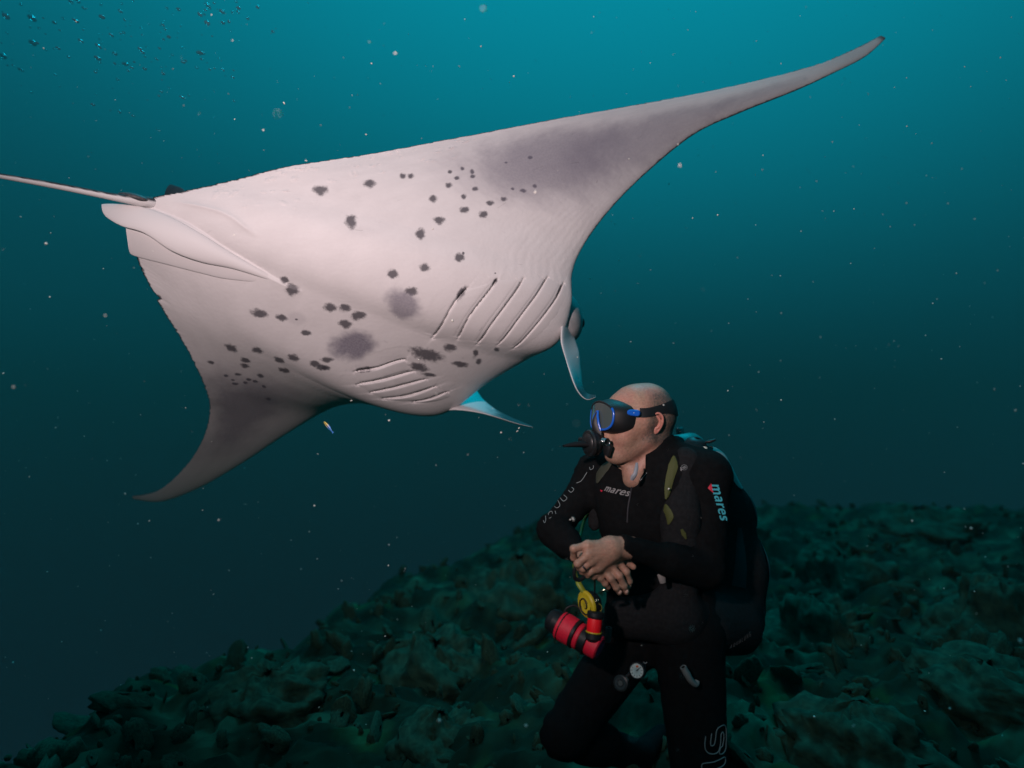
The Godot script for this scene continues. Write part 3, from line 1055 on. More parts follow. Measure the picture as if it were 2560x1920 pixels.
class Field:
	var f := PackedFloat32Array()
	var lo := Vector3.ZERO
	var n := Vector3i.ZERO
	var cell := 0.01

	func _init(a: Vector3, b: Vector3, c: float) -> void:
		lo = a
		cell = c
		n = Vector3i(((b - a) / c).ceil()) + Vector3i.ONE
		f.resize(n.x * n.y * n.z)
		f.fill(1.0)

	# a tapered limb between two joints, joined to what is there by a smooth minimum; flat squeezes it along w
	func add(a: Vector3, b: Vector3, ra: float, rb: float, k := 0.02, w := Vector3.ZERO, flat := 1.0, cut := false) -> void:
		var r := maxf(ra, rb) + k + cell * 2.5
		var mn := a.min(b) - Vector3.ONE * r
		var mx := a.max(b) + Vector3.ONE * r
		var i0 := Vector3i(((mn - lo) / cell).floor()).max(Vector3i.ZERO)
		var i1 := Vector3i(((mx - lo) / cell).ceil()).min(n - Vector3i.ONE)
		var ww := w.normalized()
		var ab := b - a
		if flat != 1.0:
			ab += ww * ab.dot(ww) * (flat - 1.0)
		var len2 := maxf(ab.length_squared(), 1e-9)
		for z in range(i0.z, i1.z + 1):
			for y in range(i0.y, i1.y + 1):
				var row := (z * n.y + y) * n.x
				for x in range(i0.x, i1.x + 1):
					var q := lo + Vector3(x, y, z) * cell - a
					if flat != 1.0:
						q += ww * q.dot(ww) * (flat - 1.0)
					var t := clampf(q.dot(ab) / len2, 0.0, 1.0)
					var d := (q - ab * t).length() - ra - (rb - ra) * t
					var o := f[row + x]
					if cut:
						d = -d
						var h := maxf(k - absf(o - d), 0.0) / k
						f[row + x] = maxf(o, d) + h * h * k * 0.25
					else:
						var h := maxf(k - absf(o - d), 0.0) / k
						f[row + x] = minf(o, d) - h * h * k * 0.25

	func at(p: Vector3) -> float:
		var q := (p - lo) / cell
		var i := Vector3i(q.floor()).clamp(Vector3i.ZERO, n - Vector3i(2, 2, 2))
		var t := (q - Vector3(i)).clamp(Vector3.ZERO, Vector3.ONE)
		var b := (i.z * n.y + i.y) * n.x + i.x
		var sy := n.x
		var sz := n.x * n.y
		var c00 := lerpf(f[b], f[b + 1], t.x)
		var c10 := lerpf(f[b + sy], f[b + sy + 1], t.x)
		var c01 := lerpf(f[b + sz], f[b + sz + 1], t.x)
		var c11 := lerpf(f[b + sz + sy], f[b + sz + sy + 1], t.x)
		return lerpf(lerpf(c00, c10, t.y), lerpf(c01, c11, t.y), t.z)

	func slope(p: Vector3) -> Vector3:
		var e := cell * 0.8
		var g := Vector3(at(p + Vector3(e, 0, 0)) - at(p - Vector3(e, 0, 0)), at(p + Vector3(0, e, 0)) - at(p - Vector3(0, e, 0)), at(p + Vector3(0, 0, e)) - at(p - Vector3(0, 0, e)))
		return g.normalized() if g.length_squared() > 1e-14 else Vector3.UP

	# the first point of the surface on the way
	func hit(from: Vector3, way: Vector3) -> Vector3:
		var d := way.normalized()
		var p := from
		for k in 160:
			var s := at(p)
			if s < 0.0006:
				return p
			p += d * clampf(s * 0.6, 0.0008, 0.012)
		return cling(from + d * 0.12)

	# the same for two bodies together
	func hit_both(other: Field, from: Vector3, way: Vector3) -> Vector3:
		var d := way.normalized()
		var p := from
		for k in 200:
			var s := minf(at(p), other.at(p))
			if s < 0.0006:
				return p
			p += d * clampf(s * 0.6, 0.0008, 0.012)
		return cling(from + d * 0.25)

	# the nearest point of the surface
	func cling(p: Vector3) -> Vector3:
		for k in 24:
			var s := at(p)
			if absf(s) < 0.0004 or s > 0.5:
				break
			p -= slope(p) * s * 0.7
		return p

	# surface nets: [points, normals, indices]
	func net() -> Array:
		var vid := PackedInt32Array()
		vid.resize(f.size())
		vid.fill(-1)
		var pts := PackedVector3Array()
		var nrm := PackedVector3Array()
		var idx := PackedInt32Array()
		var sy := n.x
		var sz := n.x * n.y
		var off := [0, 1, sy, sy + 1, sz, sz + 1, sz + sy, sz + sy + 1]
		var edges := [[0, 1], [2, 3], [4, 5], [6, 7], [0, 2], [1, 3], [4, 6], [5, 7], [0, 4], [1, 5], [2, 6], [3, 7]]
		var far := cell * 4.0
		for z in n.z - 1:
			for y in n.y - 1:
				var row := z * sz + y * sy
				for x in n.x - 1:
					var b := row + x
					if absf(f[b]) > far:
						continue
					var m := 0
					for k in 8:
						if f[b + off[k]] < 0.0:
							m |= 1 << k
					if m == 0 or m == 255:
						continue
					var s := Vector3.ZERO
					var c := 0
					for e in edges:
						var fa := f[b + off[e[0]]]
						var fb := f[b + off[e[1]]]
						if (fa < 0.0) == (fb < 0.0):
							continue
						var t := fa / (fa - fb)
						var pa := Vector3(e[0] & 1, (e[0] >> 1) & 1, (e[0] >> 2) & 1)
						var pb := Vector3(e[1] & 1, (e[1] >> 1) & 1, (e[1] >> 2) & 1)
						s += pa.lerp(pb, t)
						c += 1
					vid[b] = pts.size()
					var p := lo + (Vector3(x, y, z) + s / c) * cell
					pts.append(p)
					nrm.append(slope(p))
		for z in range(1, n.z - 1):
			for y in range(1, n.y - 1):
				var row := z * sz + y * sy
				for x in range(1, n.x - 1):
					var b := row + x
					var v := f[b]
					if absf(v) > far:
						continue
					for ax in 3:
						var st: int = [1, sy, sz][ax]
						if (v < 0.0) == (f[b + st] < 0.0):
							continue
						var u: int = [sy, sz, 1][ax]
						var w: int = [sz, 1, sy][ax]
						var q := [vid[b], vid[b - u], vid[b - u - w], vid[b - w]]
						if q.min() < 0:
							continue
						if (pts[q[2]] - pts[q[0]]).cross(pts[q[1]] - pts[q[0]]).dot(nrm[q[0]]) < 0.0:
							q = [q[0], q[3], q[2], q[1]]
						idx.append_array([q[0], q[1], q[2], q[0], q[2], q[3]])
		return [pts, nrm, idx]


func net_mesh(nets: Array, tint := PackedColorArray()) -> ArrayMesh:
	var v := PackedVector3Array()
	var nr := PackedVector3Array()
	var ix := PackedInt32Array()
	for k in nets:
		var base := v.size()
		v.append_array(k[0])
		nr.append_array(k[1])
		for i in k[2]:
			ix.append(i + base)
	var a := []
	a.resize(Mesh.ARRAY_MAX)
	a[Mesh.ARRAY_VERTEX] = v
	a[Mesh.ARRAY_NORMAL] = nr
	a[Mesh.ARRAY_INDEX] = ix
	if tint.size():
		a[Mesh.ARRAY_COLOR] = tint
	var m := ArrayMesh.new()
	m.add_surface_from_arrays(Mesh.PRIMITIVE_TRIANGLES, a)
	return m


# a line of print, laid on the cloth
func print_line(on: Field, pts: Array, r := 0.0011, lift := 0.0006, from := Vector3(-0.15, 0.12, 1.0)) -> ArrayMesh:
	var out := []
	for p in smooth_line(pts, 5):
		out.append(on.hit(p + from.normalized() * 0.16, -from) + from.normalized() * lift)
	return tube(out, r, 6)


func lettering(on: Field, text: String, high: float, at: Vector3, right: Vector3, up: Vector3, squeeze := 1.0, slant := 0.0, bold := true) -> ArrayMesh:
	var t := TextMesh.new()
	var font := SystemFont.new()
	font.font_names = PackedStringArray(["Droid Sans"])
	font.font_weight = 700 if bold else 400
	t.font = font
	t.text = text
	t.font_size = 64
	t.pixel_size = high / 46.0
	t.depth = 0.0006
	t.curve_step = 1.5
	var arr := t.get_mesh_arrays()
	var v: PackedVector3Array = arr[Mesh.ARRAY_VERTEX]
	var r := right.normalized()
	var u := (up - r * up.dot(r)).normalized()
	var n := r.cross(u).normalized()
	for i in v.size():
		var q := v[i]
		var p := at + r * (q.x * squeeze + q.y * slant) + u * q.y
		p = on.hit(p + n * 0.12, -n)
		v[i] = p + n * (0.0012 + q.z)
	arr[Mesh.ARRAY_VERTEX] = v
	arr[Mesh.ARRAY_TANGENT] = null
	arr[Mesh.ARRAY_TEX_UV] = null
	var m := ArrayMesh.new()
	m.add_surface_from_arrays(Mesh.PRIMITIVE_TRIANGLES, arr)
	return m


# ---------------------------------------------------------------- the diver

const SHOULDER_R := Vector3(0.274, 0.900, -2.240)
const SHOULDER_L := Vector3(0.572, 0.926, -2.030)
const ELBOW_R := Vector3(0.126, 0.753, -2.120)
const ELBOW_L := Vector3(0.545, 0.673, -1.950)
const WRIST_R := Vector3(0.201, 0.717, -1.910)
const WRIST_L := Vector3(0.292, 0.774, -1.835)
const NECK := Vector3(0.404, 0.950, -2.110)
const CHEST := Vector3(0.421, 0.813, -2.130)
const WAIST := Vector3(0.441, 0.627, -2.110)
const PELVIS := Vector3(0.449, 0.494, -2.090)
const HIP_R := Vector3(0.391, 0.437, -2.150)
const HIP_L := Vector3(0.510, 0.473, -2.000)
const KNEE_R := Vector3(0.147, 0.225, -1.930)
const KNEE_L := Vector3(0.531, 0.046, -1.950)
const ANKLE_R := Vector3(0.406, 0.021, -2.200)
const ANKLE_L := Vector3(0.60, 0.03, -2.37)
const HEAD := Vector3(0.384, 1.091, -2.090)
const FRONT := Vector3(-0.59, 0, 0.81)   # where the chest faces
var head_axes := Basis()


func hd(x: float, y: float, z: float) -> Vector3:
	# head's own axes: x to his left ear, y up, z to the face
	return HEAD + head_axes * Vector3(x, y, z)


func limbs(on: Field, more: float) -> void:
	var side := (SHOULDER_L - SHOULDER_R).normalized()
	for s in [-1.0, 1.0]:
		on.add(CHEST + side * 0.075 * s + Vector3(0, 0.07, 0), WAIST + side * 0.06 * s, 0.108 + more, 0.098 + more, 0.06, FRONT, 1.12)
		on.add(WAIST + side * 0.06 * s, PELVIS + side * 0.065 * s, 0.098 + more, 0.108 + more, 0.05, FRONT, 1.1)
		on.add(CHEST + side * 0.07 * s + FRONT * 0.055 + Vector3(0, 0.04, 0), CHEST + side * 0.055 * s + FRONT * 0.05 - Vector3(0, 0.02, 0), 0.07 + more, 0.07 + more, 0.05)
	on.add(SHOULDER_R, CHEST + side * 0.02 + Vector3(0, 0.13, 0), 0.062 + more, 0.08 + more, 0.06)
	on.add(SHOULDER_L, CHEST + side * 0.02 + Vector3(0, 0.13, 0), 0.062 + more, 0.08 + more, 0.06)
	on.add(NECK + side * -0.03, SHOULDER_R + Vector3(0, 0.02, 0), 0.05 + more, 0.045 + more, 0.06)
	on.add(NECK + side * 0.03, SHOULDER_L + Vector3(0, 0.02, 0), 0.05 + more, 0.045 + more, 0.06)
	on.add(SHOULDER_R, ELBOW_R, 0.058 + more, 0.045 + more, 0.03)
	on.add(ELBOW_R, WRIST_R, 0.045 + more, 0.028 + more, 0.02)
	on.add(ELBOW_R.lerp(WRIST_R, 0.2), ELBOW_R.lerp(WRIST_R, 0.45), 0.044 + more, 0.042 + more, 0.03)
	on.add(SHOULDER_L, ELBOW_L, 0.066 + more, 0.052 + more, 0.03)
	on.add(ELBOW_L, WRIST_L, 0.047 + more, 0.029 + more, 0.02)
	on.add(ELBOW_L.lerp(WRIST_L, 0.2), ELBOW_L.lerp(WRIST_L, 0.45), 0.046 + more, 0.043 + more, 0.03)
	on.add(HIP_R, KNEE_R, 0.098 + more, 0.068 + more, 0.05)
	on.add(HIP_L, KNEE_L, 0.102 + more, 0.075 + more, 0.05)
	on.add(KNEE_R, ANKLE_R, 0.060 + more, 0.045 + more, 0.02)
	on.add(KNEE_R.lerp(ANKLE_R, 0.25), KNEE_R.lerp(ANKLE_R, 0.45), 0.062 + more, 0.058 + more, 0.03)
	on.add(KNEE_L, ANKLE_L, 0.060 + more, 0.045 + more, 0.02)
	on.add(KNEE_L.lerp(ANKLE_L, 0.25), KNEE_L.lerp(ANKLE_L, 0.45), 0.062 + more, 0.058 + more, 0.03)
	on.add(ANKLE_R, ANKLE_R + Vector3(0.10, 0.0, -0.14), 0.042 + more, 0.03 + more, 0.02)
	on.add(ANKLE_L, ANKLE_L + Vector3(0.05, 0.02, -0.17), 0.042 + more, 0.03 + more, 0.02)


func head_field() -> Field:
	var f := Field.new(HEAD - Vector3(0.17, 0.24, 0.17), HEAD + Vector3(0.17, 0.13, 0.17), 0.0034)
	# neck
	f.add(hd(0, -0.05, -0.035), NECK - Vector3(0, 0.06, 0), 0.058, 0.066, 0.02)
	f.add(hd(0.05, -0.06, -0.035), Vector3(0.366, 0.917, -2.045), 0.016, 0.011, 0.03)
	f.add(hd(-0.05, -0.06, -0.035), Vector3(0.353, 0.912, -2.075), 0.016, 0.011, 0.03)
	f.add(hd(0.0, -0.11, 0.03), Vector3(0.357, 0.920, -2.060), 0.026, 0.022, 0.03)
	# skull
	f.add(hd(0, 0.020, -0.028), hd(0, 0.016, 0.022), 0.080, 0.077, 0.02)
	f.add(hd(0, 0.034, -0.026), hd(0, 0.032, 0.004), 0.068, 0.066, 0.03)
	f.add(hd(0, 0.040, -0.016), hd(0, 0.038, -0.010), 0.060, 0.060, 0.04)
	f.add(hd(0, 0.000, -0.045), hd(0, -0.03, -0.05), 0.062, 0.052, 0.03)
	f.add(hd(0, 0.014, 0.03), hd(0, 0.008, 0.048), 0.066, 0.058, 0.04)
	# face
	f.add(hd(0, -0.025, 0.045), hd(0, -0.08, 0.05), 0.060, 0.046, 0.03)
	f.add(hd(0, -0.108, 0.078), hd(0, -0.108, 0.078), 0.022, 0.022, 0.03)
	for s in [-1.0, 1.0]:
		f.add(hd(0.058 * s, -0.055, 0.002), hd(0.022 * s, -0.106, 0.070), 0.022, 0.018, 0.03)
		f.add(hd(0.046 * s, -0.022, 0.062), hd(0.062 * s, -0.01, 0.02), 0.026, 0.02, 0.03)
		f.add(hd(0.036 * s, -0.055, 0.070), hd(0.036 * s, -0.055, 0.070), 0.028, 0.028, 0.03)
		f.add(hd(0.015 * s, 0.026, 0.088), hd(0.048 * s, 0.024, 0.074), 0.014, 0.012, 0.02)
		f.add(hd(0.032 * s, 0.004, 0.100), hd(0.032 * s, 0.004, 0.100), 0.016, 0.016, 0.012, Vector3.ZERO, 1.0, true)
		f.add(hd(0.031 * s, 0.004, 0.082), hd(0.031 * s, 0.004, 0.082), 0.0125, 0.0125, 0.003)
	f.add(hd(0, 0.008, 0.102), hd(0, -0.034, 0.124), 0.009, 0.012, 0.014)
	f.add(hd(0, -0.062, 0.100), hd(0, -0.066, 0.098), 0.017, 0.017, 0.018)
	f.add(hd(-0.02, -0.070, 0.104), hd(0.02, -0.070, 0.104), 0.007, 0.007, 0.01)
	f.add(hd(-0.018, -0.086, 0.100), hd(0.018, -0.086, 0.100), 0.008, 0.008, 0.01)
	# creases beside the neck
	f.add(hd(0.06, -0.125, 0.02), hd(0.02, -0.135, 0.06), 0.003, 0.003, 0.012, Vector3.ZERO, 1.0, true)
	return f


func ear_field(s: float) -> Field:
	# helix, antihelix, tragus and lobe round a hollow
	var e := hd(0.080 * s, -0.004, -0.010)
	var f := Field.new(e - Vector3.ONE * 0.045, e + Vector3.ONE * 0.045, 0.0017)
	var ax := (head_axes * Vector3(0.26 * s, 0.14, -0.95)).normalized()
	var up := head_axes * Vector3(0.10 * s, 0.98, 0.10)
	up = (up - ax * up.dot(ax)).normalized()
	var out := ax.cross(up).normalized()
	if out.dot(head_axes.x * s) < 0.0:
		out = -out
	var at := func(a: float, b: float, c: float) -> Vector3: return e + (ax * a + up * b + out * c) * 0.00104
	f.add(at.call(1, -12, -4), at.call(3, 14, -3), 0.0125, 0.0150, 0.004, out, 3.6)
	f.add(at.call(-10, -6, -8), at.call(-6, 12, -8), 0.012, 0.012, 0.004)
	f.add(at.call(-2, -3, 3), at.call(-1, 2, 3), 0.0075, 0.0080, 0.003, Vector3.ZERO, 1.0, true)
	var rim := [at.call(-4, 1, 0), at.call(-11, 8, 2), at.call(-11, 19, 3), at.call(-3, 27, 4), at.call(7, 27.5, 5), at.call(15, 20, 5.5), at.call(17, 8, 5.5), at.call(14.5, -4, 4.5), at.call(9, -15, 3), at.call(3, -24, 1)]
	var line := smooth_line(rim, 3)
	for k in line.size() - 1:
		f.add(line[k], line[k + 1], 0.0031, 0.0031, 0.002)
	var anti := smooth_line([at.call(1, 20, 1.5), at.call(7, 13, 3), at.call(9.5, 3, 4), at.call(7, -7, 3.5), at.call(2, -13, 3)], 3)
	for k in anti.size() - 1:
		f.add(anti[k], anti[k + 1], 0.0028, 0.0028, 0.003)
	f.add(at.call(-11, -5, 2), at.call(-10.5, -1, 2.5), 0.0040, 0.0036, 0.003)
	f.add(at.call(-2, -14, 2), at.call(1, -14, 2), 0.0034, 0.0032, 0.003)
	f.add(at.call(-3, -25, 0), at.call(-3, -20, 0), 0.0075, 0.0080, 0.004, out, 1.9)
	return f


func finger(f: Field, pts: Array, r: float) -> void:
	for k in pts.size() - 1:
		var ra := r * (1.0 - 0.10 * k)
		f.add(pts[k], pts[k + 1], ra, ra * 0.90, 0.004)
		if k > 0:
			f.add(pts[k], pts[k], ra * 1.06, ra * 1.06, 0.004)


func hands_field() -> Field:
	var f := Field.new(Vector3(0.139, 0.587, -1.930) - Vector3(0, 0.02, 0.06), Vector3(0.327, 0.848, -1.740) + Vector3(0.02, 0.0, 0.03), 0.0029)
	# left hand on top, its back to the lens
	var wl := WRIST_L + (WRIST_L - ELBOW_L).normalized() * -0.03
	f.add(wl, Vector3(0.264, 0.770, -1.826), 0.030, 0.029, 0.01, Vector3(-0.2, 0.5, 1.0), 1.2)
	var ml := [Vector3(0.197, 0.782, -1.800), Vector3(0.197, 0.759, -1.792), Vector3(0.206, 0.741, -1.797), Vector3(0.222, 0.723, -1.810)]
	for k in 4:
		f.add(Vector3(0.261, 0.768, -1.824).lerp(ml[k], 0.12), ml[k], 0.021, 0.0118, 0.02, Vector3(-0.2, 0.5, 1.0), 1.15)
		f.add(ml[k], ml[k], 0.0122, 0.0122, 0.006)
		f.add(Vector3(0.257, 0.772, -1.815), ml[k] + Vector3(0, 0, 0.004), 0.006, 0.0052, 0.012)   # tendons
	finger(f, [ml[0], Vector3(0.160, 0.773, -1.795), Vector3(0.162, 0.745, -1.815), Vector3(0.175, 0.727, -1.830)], 0.0105)
	finger(f, [ml[1], Vector3(0.170, 0.737, -1.786), Vector3(0.184, 0.711, -1.810), Vector3(0.201, 0.701, -1.830)], 0.0105)
	finger(f, [ml[2], Vector3(0.184, 0.723, -1.792), Vector3(0.198, 0.701, -1.812), Vector3(0.213, 0.693, -1.830)], 0.0100)
	finger(f, [ml[3], Vector3(0.202, 0.709, -1.805), Vector3(0.215, 0.694, -1.822), Vector3(0.229, 0.691, -1.836)], 0.0092)
	f.add(Vector3(0.264, 0.753, -1.826), Vector3(0.226, 0.724, -1.815), 0.016, 0.014, 0.02)   # heel of the hand
	finger(f, [Vector3(0.267, 0.773, -1.850), Vector3(0.226, 0.758, -1.860), Vector3(0.196, 0.736, -1.862)], 0.0115)
	# right hand below, fingers hanging over
	f.add(WRIST_R + (WRIST_R - ELBOW_R).normalized() * -0.02, WRIST_R, 0.028, 0.028, 0.01)
	var mr := [Vector3(0.282, 0.727, -1.845), Vector3(0.260, 0.718, -1.832), Vector3(0.240, 0.709, -1.830), Vector3(0.224, 0.703, -1.838)]
	for k in 4:
		f.add(WRIST_R + Vector3(0, 0, 0.025), mr[k], 0.024, 0.0120, 0.02)
		f.add(mr[k], mr[k], 0.0122, 0.0122, 0.006)
	finger(f, [mr[0], Vector3(0.304, 0.701, -1.838), Vector3(0.313, 0.674, -1.848), Vector3(0.312, 0.656, -1.858)], 0.0103)
	finger(f, [mr[1], Vector3(0.282, 0.696, -1.820), Vector3(0.296, 0.668, -1.828), Vector3(0.304, 0.648, -1.838)], 0.0106)
	finger(f, [mr[2], Vector3(0.259, 0.690, -1.818), Vector3(0.275, 0.664, -1.826), Vector3(0.285, 0.647, -1.836)], 0.0103)
	finger(f, [mr[3], Vector3(0.233, 0.689, -1.828), Vector3(0.247, 0.672, -1.834), Vector3(0.256, 0.660, -1.841)], 0.0094)
	finger(f, [WRIST_R.lerp(mr[0], 0.45), Vector3(0.292, 0.727, -1.870), Vector3(0.312, 0.718, -1.865), Vector3(0.326, 0.709, -1.860)], 0.0115)
	return f


func diver() -> void:
	var z := Vector3(-0.935, 0.09, 0.345).normalized()
	var y := (Vector3(0.05, 1, -0.02) - z * Vector3(0.05, 1, -0.02).dot(z)).normalized()
	head_axes = Basis(y.cross(z), y, z)
	var base := (KNEE_R + KNEE_L) * 0.5
	base.y = 0.0
	var man := thing("person", "bald person kneeling on the reef in black wetsuit, hands crossed, head turned to the manta", "person", base)

	# the body: torso and limbs, then head and hands on finer grids, one mesh
	var trunk := Field.new(Vector3(0.0, -0.14, -2.66), Vector3(0.78, 1.04, -1.76), 0.014)
	limbs(trunk, -0.012)
	var head := head_field()
	var hands := hands_field()
	var nets := [head.net(), hands.net(), trunk.net(), ear_field(1.0).net(), ear_field(-1.0).net()]
	var tint := PackedColorArray()
	var skin := Color(0.42, 0.255, 0.18)
	for k in nets[0][0].size():
		var p: Vector3 = nets[0][0][k]
		var q := head_axes.inverse() * (p - HEAD)
		var c := skin.lerp(Color(0.46, 0.215, 0.165), clampf(0.30 + 0.9 * noise.get_noise_3dv(p * 16.0), 0.0, 0.75))
		# cropped grey hair at the side and back, bald on top
		var hair := smoothstep(0.035, -0.005, q.z + 0.2 * (q.y - 0.03)) * smoothstep(0.097, 0.072, q.y + 0.15 * q.z) * smoothstep(-0.08, -0.05, q.y)
		hair *= (0.78 + 0.2 * smoothstep(-0.02, -0.07, q.z)) * (1.0 + 0.9 * fine.get_noise_3dv(p * 210.0))
		c = c.lerp(Color(0.085, 0.08, 0.07), clampf(hair, 0.0, 0.92))
		# shaven beard shadow
		var beard := smoothstep(-0.045, -0.075, q.y) * smoothstep(-0.01, 0.03, q.z) * (0.22 + 0.25 * fine.get_noise_3dv(p * 240.0))
		c = c.lerp(Color(0.16, 0.125, 0.10), clampf(beard, 0.0, 0.5))
		c = c.darkened(clampf(0.08 + 0.22 * fine.get_noise_3dv(p * 130.0), 0.0, 0.25))
		tint.append(c)
	for k in nets[1][0].size():
		var p: Vector3 = nets[1][0][k]
		var c := skin.lerp(Color(0.50, 0.25, 0.175), clampf(0.3 + 1.0 * noise.get_noise_3dv(p * 30.0), 0.0, 0.7))
		c = c.darkened(clampf(0.10 + 0.25 * fine.get_noise_3dv(Vector3(p.x * 90.0, p.y * 300.0, p.z * 120.0)), 0.0, 0.3))
		tint.append(c)
	for k in nets[2][0].size():
		tint.append(skin)
	for e in [3, 4]:
		for k in nets[e][0].size():
			tint.append(Color(0.47, 0.225, 0.165).lerp(Color(0.55, 0.20, 0.16), clampf(0.5 + noise.get_noise_3dv(nets[e][0][k] * 60.0), 0.0, 1.0)))
	var flesh := grain(mat(Color.WHITE, 0.5, 0.0, 0.4), 16.0, col(0.78, 0.76, 0.75), col(1, 1, 1), 0.35)
	flesh.vertex_color_use_as_albedo = true
	flesh.subsurf_scatter_enabled = true
	flesh.subsurf_scatter_strength = 0.08
	part(man, "body", net_mesh(nets, tint), flesh)
	# nails
	var nail := mat(col(0.60, 0.38, 0.30), 0.3)
	for q in [[Vector3(0.302, 0.650, -1.828), 0.0045], [Vector3(0.284, 0.649, -1.826), 0.0045], [Vector3(0.312, 0.658, -1.848), 0.0042]]:
		part(man, "fingernail", ball(Transform3D(Basis(Vector3(q[1], 0, 0), Vector3(0.001, 0.0052, 0.001), Vector3(0, 0.001, 0.0016)), hands.hit(q[0] + Vector3(-0.005, 0.02, 0.06), Vector3(0.1, -0.3, -1.0)) ), 12, 8), nail)
	part(man, "ring", tube_ring(Vector3(0.185, 0.725, -1.793), (Vector3(0.184, 0.723, -1.792) - Vector3(0.206, 0.741, -1.797)).normalized(), 0.0112, 0.0016), mat(col(0.04, 0.04, 0.045), 0.3, 0.8))

	# the wetsuit
	var suit := Field.new(Vector3(-0.01, -0.15, -2.68), Vector3(0.79, 1.05, -1.75), 0.0098)
	limbs(suit, 0.0)
	# collar stands round the neck, open in front
	suit.add(NECK + Vector3(0.012, 0.0, -0.012), hd(0.0, -0.092, -0.058), 0.082, 0.076, 0.03)
	suit.add(hd(0, -0.02, -0.01), NECK + Vector3(0, -0.05, 0.0), 0.066, 0.062, 0.008, Vector3.ZERO, 1.0, true)
	suit.add(Vector3(0.337, 1.000, -1.980), Vector3(0.346, 0.916, -1.985), 0.056, 0.004, 0.008, Vector3.ZERO, 1.0, true)
	suit.add(hd(0, -0.10, 0.07), Vector3(0.352, 0.958, -2.000), 0.06, 0.05, 0.008, Vector3.ZERO, 1.0, true)
	# sleeves end at the wrists
	var hl := (WRIST_L - ELBOW_L).normalized()
	suit.add(WRIST_L + hl * 0.052, WRIST_L + hl * 0.12, 0.047, 0.06, 0.004, Vector3.ZERO, 1.0, true)
	var hr := (WRIST_R - ELBOW_R).normalized()
	suit.add(WRIST_R + hr * 0.045, WRIST_R + hr * 0.12, 0.045, 0.06, 0.004, Vector3.ZERO, 1.0, true)
	var sn := suit.net()
	# folds of the neoprene at elbows, armpits and hips
	for k in sn[0].size():
		var p: Vector3 = sn[0][k]
		var w := 0.0
		for c in [ELBOW_R, ELBOW_L, SHOULDER_R, HIP_R, HIP_L, KNEE_R, WAIST]:
			w = maxf(w, exp(-p.distance_squared_to(c) / 0.016))
		sn[0][k] = p + sn[1][k] * (0.009 * w + 0.0022) * (noise.get_noise_3dv(Vector3(p.x * 7.0, p.y * 26.0, p.z * 7.0)) - 0.6 * absf(fine.get_noise_3dv(Vector3(p.x * 9.0, p.y * 22.0 + p.x * 8.0, p.z * 9.0))))
	var rubber := grain(mat(Color.WHITE, 0.9, 0.0, 0.15), 9.0, col(0.004, 0.004, 0.0042), col(0.009, 0.0089, 0.0092), 0.25)
	var cloth := part(man, "wetsuit", net_mesh([sn]), rubber)
	var grey := mat(col(0.23, 0.23, 0.23), 0.6)
	var cyan := mat(col(0.06, 0.42, 0.50), 0.5)
	var red := mat(col(0.55, 0.01, 0.04), 0.5)
	var silver := mat(col(0.25, 0.29, 0.29), 0.5)
	part(cloth, "chest_lettering", lettering(suit, "mares", 0.0185, Vector3(0.285, 0.885, -2.050), Vector3(0.309, 0.881, -2.000) - Vector3(0.268, 0.891, -2.080), Vector3(0.1, 1, 0), 0.86, 0.2), grey)
	part(cloth, "chest_emblem", print_patch(suit, [Vector3(0.264, 0.883, -2.070), Vector3(0.271, 0.882, -2.060), Vector3(0.267, 0.876, -2.070)]), red)
	part(cloth, "sleeve_lettering", lettering(suit, "mares", 0.0272, Vector3(0.588, 0.864, -1.960), Vector3(0.600, 0.814, -1.950) - Vector3(0.577, 0.916, -1.980), Vector3(1, 0.25, 0.1), 0.92, 0.25), cyan)
	part(cloth, "sleeve_emblem", print_patch(suit, [Vector3(0.563, 0.919, -1.970), Vector3(0.569, 0.891, -1.970), Vector3(0.553, 0.905, -1.970)]), red)
	# outlined letters down the right sleeve and on the left thigh
	for line in [[Vector3(0.240, 0.942, -2.150), Vector3(0.243, 0.934, -2.150), Vector3(0.252, 0.939, -2.150), Vector3(0.252, 0.947, -2.150)], [Vector3(0.232, 0.926, -2.150), Vector3(0.214, 0.902, -2.140), Vector3(0.200, 0.896, -2.130), Vector3(0.196, 0.895, -2.130)], [Vector3(0.167, 0.876, -2.100), Vector3(0.176, 0.870, -2.100), Vector3(0.184, 0.879, -2.100), Vector3(0.177, 0.885, -2.100)],
			[Vector3(0.139, 0.855, -2.080), Vector3(0.151, 0.846, -2.080), Vector3(0.161, 0.855, -2.080), Vector3(0.150, 0.864, -2.080)], [Vector3(0.121, 0.831, -2.070), Vector3(0.130, 0.827, -2.070), Vector3(0.139, 0.835, -2.070), Vector3(0.130, 0.849, -2.070)], [Vector3(0.125, 0.818, -2.070), Vector3(0.131, 0.804, -2.070)],
			[Vector3(0.104, 0.810, -2.070), Vector3(0.109, 0.798, -2.070), Vector3(0.117, 0.803, -2.070), Vector3(0.116, 0.815, -2.070), Vector3(0.110, 0.816, -2.070), Vector3(0.104, 0.810, -2.070)], [Vector3(0.091, 0.790, -2.070), Vector3(0.096, 0.784, -2.070), Vector3(0.099, 0.792, -2.070), Vector3(0.096, 0.803, -2.070)]]:
		part(cloth, "sleeve_outline_letter", print_line(suit, line, 0.0009), silver)
